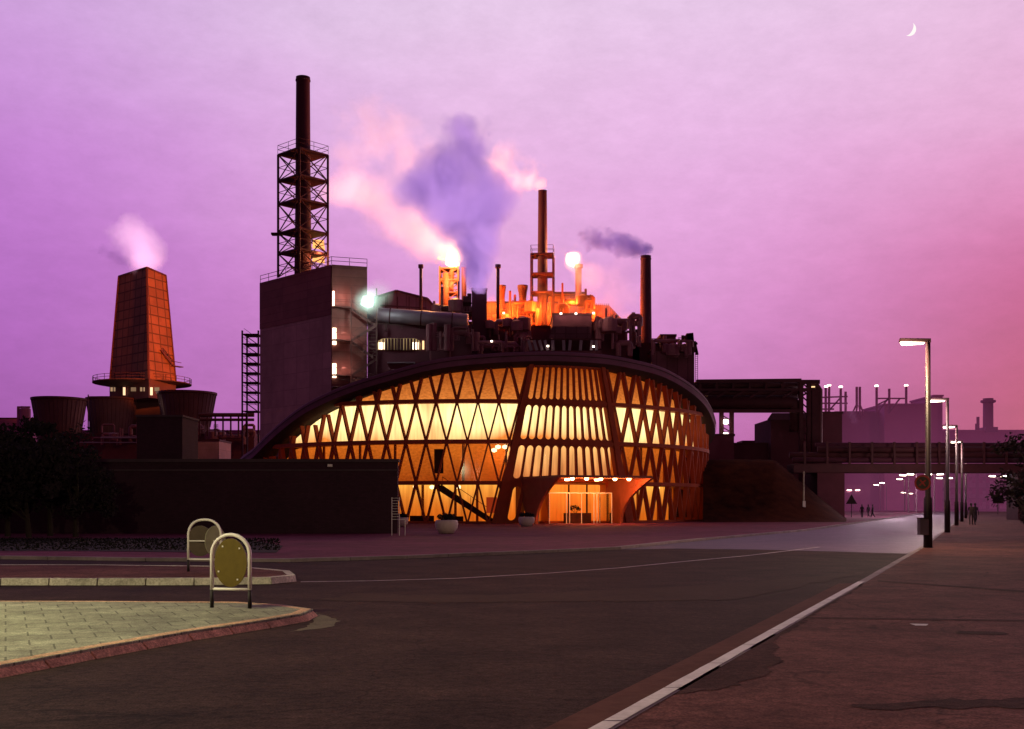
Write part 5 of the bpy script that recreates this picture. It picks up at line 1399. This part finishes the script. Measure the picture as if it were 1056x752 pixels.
def frame_masts(label, masts, beams, D, m, lit=()):
    t = thing('steel_masts', label, 'steel masts', P(masts[0][0], 430, D))
    for (px, a, b) in masts: MB().bar(P(px, b, D), P(px, a, D), .55).build('mast', m, t)
    mb = MB()
    for q in beams: mb.bar(P(q[0], q[1], D), P(q[2], q[3], D), .4)
    mb.build('bracing', m, t)
    for (px, py) in lit:
        p = P(px, py, D); MB().box(p.x - .5, p.x + .5, p.y - .4, p.y + .4, p.z - .25, p.z + .25).build('warning_lamp', E_tiny, t, bevel=.2)
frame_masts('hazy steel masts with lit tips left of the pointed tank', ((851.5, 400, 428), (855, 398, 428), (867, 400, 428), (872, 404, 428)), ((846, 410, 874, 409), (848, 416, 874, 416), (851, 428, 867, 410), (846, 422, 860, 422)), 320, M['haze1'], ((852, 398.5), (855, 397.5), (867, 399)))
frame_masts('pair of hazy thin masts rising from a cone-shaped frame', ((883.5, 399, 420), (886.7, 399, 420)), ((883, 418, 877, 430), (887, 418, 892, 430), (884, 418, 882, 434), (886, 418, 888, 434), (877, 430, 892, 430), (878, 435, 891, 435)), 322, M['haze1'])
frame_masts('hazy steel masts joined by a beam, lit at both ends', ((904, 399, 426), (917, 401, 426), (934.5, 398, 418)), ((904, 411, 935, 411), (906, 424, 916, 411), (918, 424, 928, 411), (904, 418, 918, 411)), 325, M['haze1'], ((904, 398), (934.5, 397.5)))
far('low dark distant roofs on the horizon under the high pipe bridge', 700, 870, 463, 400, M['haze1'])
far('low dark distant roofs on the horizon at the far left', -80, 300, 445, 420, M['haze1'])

# road furniture at the street's far end
t = thing('triangular_sign', 'dark triangular road sign seen beside the foot of the bank', 'traffic sign', (WX(878, 150), 150, .1))
MB().tube([(0, 0, 0), (0, 0, 2.9)], .05, 6).build('post', M['pole'], t, world=False)
MB().add([(-.75, -.06, 1.75), (.75, -.06, 1.75), (0, -.06, 3.05), (-.75, -.03, 1.75), (.75, -.03, 1.75), (0, -.03, 3.05)], [(0, 1, 2), (3, 5, 4), (0, 3, 4, 1), (1, 4, 5, 2), (2, 5, 3, 0)]).build('plate', M['pole'], t, world=False)
t = thing('board_sign', 'dark rectangular road sign on a post at the street far right', 'traffic sign', (WX(1029, 200), 200, .1))
MB().tube([(0, 0, 0), (0, 0, 3.4)], .06, 6).build('post', M['pole'], t, world=False); MB().box(-.9, .9, -.1, -.06, 1.9, 3.3).build('plate', M['pole'], t, world=False)
# ------------------------------------------------------------------ people
def person(label, x, y, z, rz, m, h=1.74, seed=0, group=None):
    t = thing('person', label, 'person', (x, y, z), rz, group)
    k = h / 1.74; st_ = .16 + .05 * (seed % 3)
    V = [(0, 0, .95), (0, 0, 1.15), (0, .01, 1.40), (0, .01, 1.50), (0, .02, 1.56), (0, .03, 1.64), (0, .03, 1.72),
         (.10, 0, .92), (.11, st_ * .6, .50), (.11, st_, .10), (.11, st_ + .14, .04),
         (-.10, 0, .92), (-.11, -st_ * .2, .50), (-.11, -st_ * 1.3, .12), (-.11, -st_ * 1.3 + .14, .04),
         (.19, 0, 1.40), (.24, -.04, 1.13), (.25, .04, .88), (.25, .06, .78),
         (-.19, 0, 1.40), (-.24, .04, 1.13), (-.25, .12, .90), (-.25, .15, .80)]
    E_ = [(0, 1), (1, 2), (2, 3), (3, 4), (4, 5), (5, 6), (0, 7), (7, 8), (8, 9), (9, 10), (0, 11), (11, 12), (12, 13), (13, 14), (2, 15), (15, 16), (16, 17), (17, 18), (2, 19), (19, 20), (20, 21), (21, 22)]
    rad = [.15, .15, .16, .07, .055, .095, .07, .10, .075, .05, .04, .10, .075, .05, .04, .07, .05, .04, .035, .07, .05, .04, .035]
    me = bpy.data.meshes.new('person_body'); me.from_pydata([tuple(c * k for c in v) for v in V], E_, []); me.update()
    o = bpy.data.objects.new('body', me); COL.objects.link(o); o.parent = t
    md = o.modifiers.new('skin', 'SKIN'); 
    for i, sv in enumerate(me.skin_vertices[0].data): sv.radius = (rad[i] * k, rad[i] * k * .8); sv.use_root = (i == 0)
    md2 = o.modifiers.new('sub', 'SUBSURF'); md2.levels = 1; md2.render_levels = 1
    me.materials.append(m)
    hr = MB().lathe([(.01, 1.79 * k), (.07, 1.77 * k), (.105, 1.70 * k), (.10, 1.62 * k)], (0, .02), 12); hr.build('hair', M['black'], t, smooth=True, world=False)
    return t
pg = 'people on the far street'
for i, (px, D, lb) in enumerate(((889, 148, 'dark-clothed person, leftmost of three standing on the far street'), (895.5, 158, 'dark-clothed person in the middle of three on the far street'), (900, 150, 'dark-clothed person, rightmost of three on the far street'))):
    person(lb, WX(px, D), D, .01, R_(30 * i), M['cloth'], 1.75, i, pg)
for i, (px, D, lb) in enumerate(((1001.5, 94, 'left one of two people in dark coats walking on the right pavement'), (1005.5, 95.5, 'right one of two people in dark coats walking on the right pavement'))):
    person(lb, WX(px, D), D, .05, R_(-20 + 200 * i), M['cloth'] if i else M['cloth2'], 1.78, i + 1, 'people walking on the right pavement')

# ------------------------------------------------------------------ moon
mb = MB(); D = 5000; c = P(937.5, 30, D); Rm = 7.3 / F * D; n = 24; ti = R_(-28)
outer = [(math.cos(a) * Rm, math.sin(a) * Rm) for a in [(-math.pi / 2 + math.pi * k / n) for k in range(n + 1)]]
inner = [(math.cos(a) * Rm * .48, math.sin(a) * Rm) for a in [(-math.pi / 2 + math.pi * k / n) for k in range(n + 1)]]
rot2 = lambda p: (c.x + p[0] * math.cos(ti) - p[1] * math.sin(ti), D, c.z + p[0] * math.sin(ti) + p[1] * math.cos(ti))
mb.add([rot2(p) for p in outer] + [rot2(p) for p in inner], [(k, k + 1, n + 1 + k + 1, n + 1 + k) for k in range(n)])
tag(mb.build('moon', E_moon), 'thin white crescent moon high in the pink sky', 'moon')

# ------------------------------------------------------------------ steam and smoke
def plume(name, label, blobs, D, col, dens, noise_s=.12, amp=.55, emis=None, es=0, squash=1.0, absorb=None, emis2=None, fine=.75, aniso=.2):
    """blobs: (px, py, radius_px, weight) at depth D; a volume box with a soft procedural density"""
    k = D / F; cs = [(P(x, y, D), r * k, w * min(30 / r, 3.0)) for x, y, r, w in blobs]
    x0 = min(c.x - r for c, r, w in cs); x1 = max(c.x + r for c, r, w in cs); z0 = min(c.z - r for c, r, w in cs); z1 = max(c.z + r for c, r, w in cs)
    ry = max(r for c, r, w in cs) * squash
    o = MB().box(x0, x1, D - ry, D + ry, z0, z1).build(name, None)
    m = bpy.data.materials.new(name); m.use_nodes = True; nt = m.node_tree; N = nt.nodes; L = nt.links; N.clear()
    tc = N.new('ShaderNodeTexCoord')
    nz = N.new('ShaderNodeTexNoise'); nz.inputs['Scale'].default_value = noise_s; nz.inputs['Detail'].default_value = 7; nz.inputs['Roughness'].default_value = .72
    L.new(tc.outputs['Object'], nz.inputs['Vector'])
    # warp the coordinates
    sb = N.new('ShaderNodeVectorMath'); sb.operation = 'SUBTRACT'; L.new(nz.outputs['Color'], sb.inputs[0]); sb.inputs[1].default_value = (.5, .5, .5)
    sc = N.new('ShaderNodeVectorMath'); sc.operation = 'SCALE'; L.new(sb.outputs[0], sc.inputs[0]); sc.inputs[3].default_value = amp * 12 * k * 2
    ad = N.new('ShaderNodeVectorMath'); L.new(tc.outputs['Object'], ad.inputs[0]); L.new(sc.outputs[0], ad.inputs[1])
    tot = None
    for c, r, w in cs:
        ds = N.new('ShaderNodeVectorMath'); ds.operation = 'DISTANCE'; L.new(ad.outputs[0], ds.inputs[0]); ds.inputs[1].default_value = c
        mr = N.new('ShaderNodeMapRange'); mr.interpolation_type = 'SMOOTHSTEP'; L.new(ds.outputs['Value'], mr.inputs[0])
        mr.inputs[1].default_value = r; mr.inputs[2].default_value = r * .15; mr.inputs[3].default_value = 0; mr.inputs[4].default_value = w
        if tot is None: tot = mr.outputs[0]
        else:
            a = N.new('ShaderNodeMath'); a.operation = 'ADD'; L.new(tot, a.inputs[0]); L.new(mr.outputs[0], a.inputs[1]); tot = a.outputs[0]
    n2 = N.new('ShaderNodeTexNoise'); n2.inputs['Scale'].default_value = noise_s * 2.6; n2.inputs['Detail'].default_value = 8; n2.inputs['Roughness'].default_value = .6
    L.new(tc.outputs['Object'], n2.inputs['Vector'])
    wsum = sorted(w for c, r, w in cs)[len(cs) // 2]
    m2 = N.new('ShaderNodeMapRange'); L.new(n2.outputs[0], m2.inputs[0]); m2.inputs[1].default_value = .30; m2.inputs[2].default_value = .68; m2.inputs[3].default_value = 0; m2.inputs[4].default_value = fine * wsum * 1.25
    su = N.new('ShaderNodeMath'); su.operation = 'SUBTRACT'; L.new(tot, su.inputs[0]); L.new(m2.outputs[0], su.inputs[1])
    mm = N.new('ShaderNodeMath'); mm.operation = 'MAXIMUM'; L.new(su.outputs[0], mm.inputs[0]); mm.inputs[1].default_value = 0
    dn = N.new('ShaderNodeMath'); dn.operation = 'MULTIPLY'; L.new(mm.outputs[0], dn.inputs[0]); dn.inputs[1].default_value = dens
    pv = N.new('ShaderNodeVolumePrincipled'); pv.inputs['Color'].default_value = (*col, 1); pv.inputs['Anisotropy'].default_value = aniso
    L.new(dn.outputs[0], pv.inputs['Density'])
    if emis:  # light in the smoke painted as emission, in two mottled tones
        em = N.new('ShaderNodeMath'); em.operation = 'MULTIPLY'; L.new(dn.outputs[0], em.inputs[0]); em.inputs[1].default_value = es
        n3 = N.new('ShaderNodeTexNoise'); n3.inputs['Scale'].default_value = noise_s * 1.1; n3.inputs['Detail'].default_value = 7; n3.inputs['Roughness'].default_value = .65; n3.inputs['Distortion'].default_value = .6
        L.new(ad.outputs[0], n3.inputs['Vector'])
        m3 = N.new('ShaderNodeMapRange'); L.new(n3.outputs[0], m3.inputs[0]); m3.inputs[1].default_value = .42; m3.inputs[2].default_value = .58
        cm = N.new('ShaderNodeMix'); cm.data_type = 'RGBA'; L.new(m3.outputs[0], cm.inputs[0])
        e2 = emis2 or tuple(c * 1.25 for c in emis)
        cm.inputs[6].default_value = (*[c * .72 for c in emis], 1); cm.inputs[7].default_value = (*e2, 1); L.new(cm.outputs[2], pv.inputs['Emission Color'])
        L.new(em.outputs[0], pv.inputs['Emission Strength'])
    if absorb: pv.inputs['Absorption Color'].default_value = (*absorb, 1)
    out = N.new('ShaderNodeOutputMaterial'); L.new(pv.outputs[0], out.inputs['Volume'])
    o.data.materials.append(m)
    return tag(o, label, 'smoke')
plume('steam_or_halo', 'big blue-purple steam plume billowing up from the square stack',
      [(494, 291, 13, 2.6), (494, 278, 20, 2.2), (495, 258, 29, 1.8), (491, 234, 42, 1.2), (478, 210, 60, 1.2), (446, 200, 52, 1.1), (506, 214, 44, 1.0), (476, 174, 52, 1.1), (440, 180, 44, .8), (492, 150, 40, .9), (474, 134, 28, .7), (514, 192, 34, .8), (425, 205, 34, .7), (462, 228, 36, .7)],
      156, (.10, .09, .22), .62, .10, 1.7, squash=.6, emis=(.40, .20, .62), es=.9, emis2=(.56, .29, .72), fine=.9)
plume('steam_or_halo', 'bright pink-white steam drifting left from the left gas flame',
      [(468, 266, 13, 2.2), (459, 258, 20, 1.6), (446, 246, 32, 1.4), (426, 240, 36, 1.2), (406, 226, 36, 1.0), (384, 208, 34, .9), (360, 196, 30, 1.0), (344, 200, 24, .8), (375, 200, 30, .7), (412, 150, 60, .55), (366, 128, 54, .6), (380, 176, 60, .45), (440, 215, 34, .8), (395, 118, 48, .5), (520, 150, 50, .35), (430, 170, 60, .5), (350, 165, 44, .45)],
      176, (.98, .78, .84), .15, .10, 1.3, emis=(1, .50, .50), es=1.0, squash=.5)
plume('steam_or_halo', 'pink smoke curling left from the slender framed chimney',
      [(558, 191, 9, 1.8), (548, 187, 13, 1.2), (535, 190, 20, 1.3), (519, 184, 25, 1.3), (510, 168, 25, 1.2), (525, 156, 24, .9), (546, 174, 24, .9)],
      170, (.97, .78, .88), .20, .2, 1.0, emis=(1, .50, .55), es=.85, squash=.8)
plume('smoke_plume', 'thin dark purple smoke drifting left from the plain chimney',
      [(667, 258, 11, 1.8), (656, 254, 16, 2.2), (641, 252, 21, 2.2), (625, 249, 24, 2.0), (606, 249, 22, 1.6)],
      165, (.12, .10, .30), .34, .2, .9, squash=.8, aniso=0, emis=(.20, .09, .32), es=.8)
plume('steam_or_halo', 'soft pale steam hanging between the right flare stack and the plain chimney',
      [(592, 268, 14, 1.6), (603, 284, 26, 1.0), (622, 296, 34, .9), (634, 318, 30, .9), (650, 338, 22, .9), (590, 318, 24, .8), (640, 275, 28, .5), (655, 300, 22, .6), (560, 312, 22, .5)],
      171, (.95, .78, .95), .085, .12, 1.0, emis=(1, .48, .62), es=.62, squash=.4)
plume('steam_or_halo', 'faint pale steam above the big cooling tower',
      [(149, 270, 20, 1.6), (145, 256, 32, 1.6), (134, 242, 32, 1.4), (160, 260, 28, 1.4), (122, 236, 24, .9)], 257, (.97, .85, .95), .10, .08, .9, emis=(1, .55, .85), es=.62, squash=.8)
plume('smoke_plume', 'wisp of dark smoke drifting left from the big cooling tower',
      [(130, 270, 11, 1.8), (118, 265, 16, 1.6), (103, 260, 17, 1.2)], 262, (.3, .2, .42), .07, .15, .9, squash=.8, aniso=0, emis=(.3, .12, .4), es=.6)
plume('steam_or_halo', 'small pale steam puff by the hazy masts on the right skyline',
      [(876, 428, 9, .8), (868, 419, 10, .6), (860, 409, 10, .4), (882, 434, 7, .8)], 318, (.6, .4, .6), .022, .14, .9, emis=(.62, .26, .55), es=.9, squash=.8)
plume('steam_or_halo', 'orange glow painted as emissive haze low over the plant hall behind the round hall',
      [(520, 322, 26, .7), (548, 320, 34, .9), (575, 318, 32, .9), (604, 320, 30, .9), (632, 326, 30, .8), (500, 318, 20, .6)],
      163, (1, .55, .35), .07, .12, .8, emis=(1, .16, .03), es=.7, squash=.25)  # orange light over the plant put into the volume as emission
plume('steam_or_halo', 'emissive orange halo painted around the left gas flame',
      [(462, 260, 20, .6), (466, 268, 12, .7), (464, 292, 14, .5)], 169, (1, .8, .6), .05, .25, .9, emis=(1, .34, .12), es=.7, squash=.4, fine=.8)  # halo of the left flame, added as a glowing volume
plume('steam_or_halo', 'emissive orange halo painted around the right gas flame',
      [(586, 262, 18, .6), (592, 268, 10, .4)], 173, (1, .8, .6), .025, .25, .9, emis=(1, .34, .12), es=.7, squash=.4, fine=.8)  # halo added round the right flame as volume emission
plume('steam_or_halo', 'emissive halo painted around the blue-white floodlight',
      [(379, 311, 20, .4), (379, 311, 8, 1.0), (392, 302, 22, .25)], 146, (.8, .98, .92), .25, .3, .1, emis=(.62, 1, .86), es=.8, squash=.6, fine=.2)  # lamp halo added as a small self-glowing volume

def haze_bank():
    o = MB().box(55, 520, 270, 312, 0, 46).build('haze', None)
    m = bpy.data.materials.new('dusk haze'); m.use_nodes = True; nt = m.node_tree; N = nt.nodes; L = nt.links; N.clear()
    tc = N.new('ShaderNodeTexCoord'); sp = N.new('ShaderNodeSeparateXYZ'); L.new(tc.outputs['Object'], sp.inputs[0])
    a = N.new('ShaderNodeMapRange'); a.interpolation_type = 'SMOOTHSTEP'; L.new(sp.outputs[2], a.inputs[0]); a.inputs[1].default_value = 44; a.inputs[2].default_value = 6
    b = N.new('ShaderNodeMapRange'); b.interpolation_type = 'SMOOTHSTEP'; L.new(sp.outputs[0], b.inputs[0]); b.inputs[1].default_value = 57; b.inputs[2].default_value = 100
    q = N.new('ShaderNodeMath'); q.operation = 'MULTIPLY'; L.new(a.outputs[0], q.inputs[0]); L.new(b.outputs[0], q.inputs[1])
    d = N.new('ShaderNodeMath'); d.operation = 'MULTIPLY'; L.new(q.outputs[0], d.inputs[0]); d.inputs[1].default_value = .0065
    pv = N.new('ShaderNodeVolumePrincipled'); pv.inputs['Color'].default_value = (.5, .3, .45, 1); L.new(d.outputs[0], pv.inputs['Density'])
    pv.inputs['Emission Color'].default_value = (.33, .075, .19, 1); L.new(d.outputs[0], pv.inputs['Emission Strength'])  # horizon sky light put into the haze as emission
    out = N.new('ShaderNodeOutputMaterial'); L.new(pv.outputs[0], out.inputs['Volume']); o.data.materials.append(m)
    tag(o, 'thin mauve dusk haze hanging before the distant works on the right', 'haze', kind='stuff')
haze_bank()
cy = S.cycles
cy.use_denoising = True
try: cy.denoiser = 'OPENIMAGEDENOISE'; cy.denoising_input_passes = 'RGB_ALBEDO_NORMAL'
except Exception: pass
cy.max_bounces = 6; cy.diffuse_bounces = 3; cy.glossy_bounces = 3; cy.transparent_max_bounces = 12; cy.volume_bounces = 1
cy.volume_step_rate = 1.0; cy.volume_max_steps = 96; cy.sample_clamp_indirect = 4
cy.caustics_reflective = False; cy.caustics_refractive = False
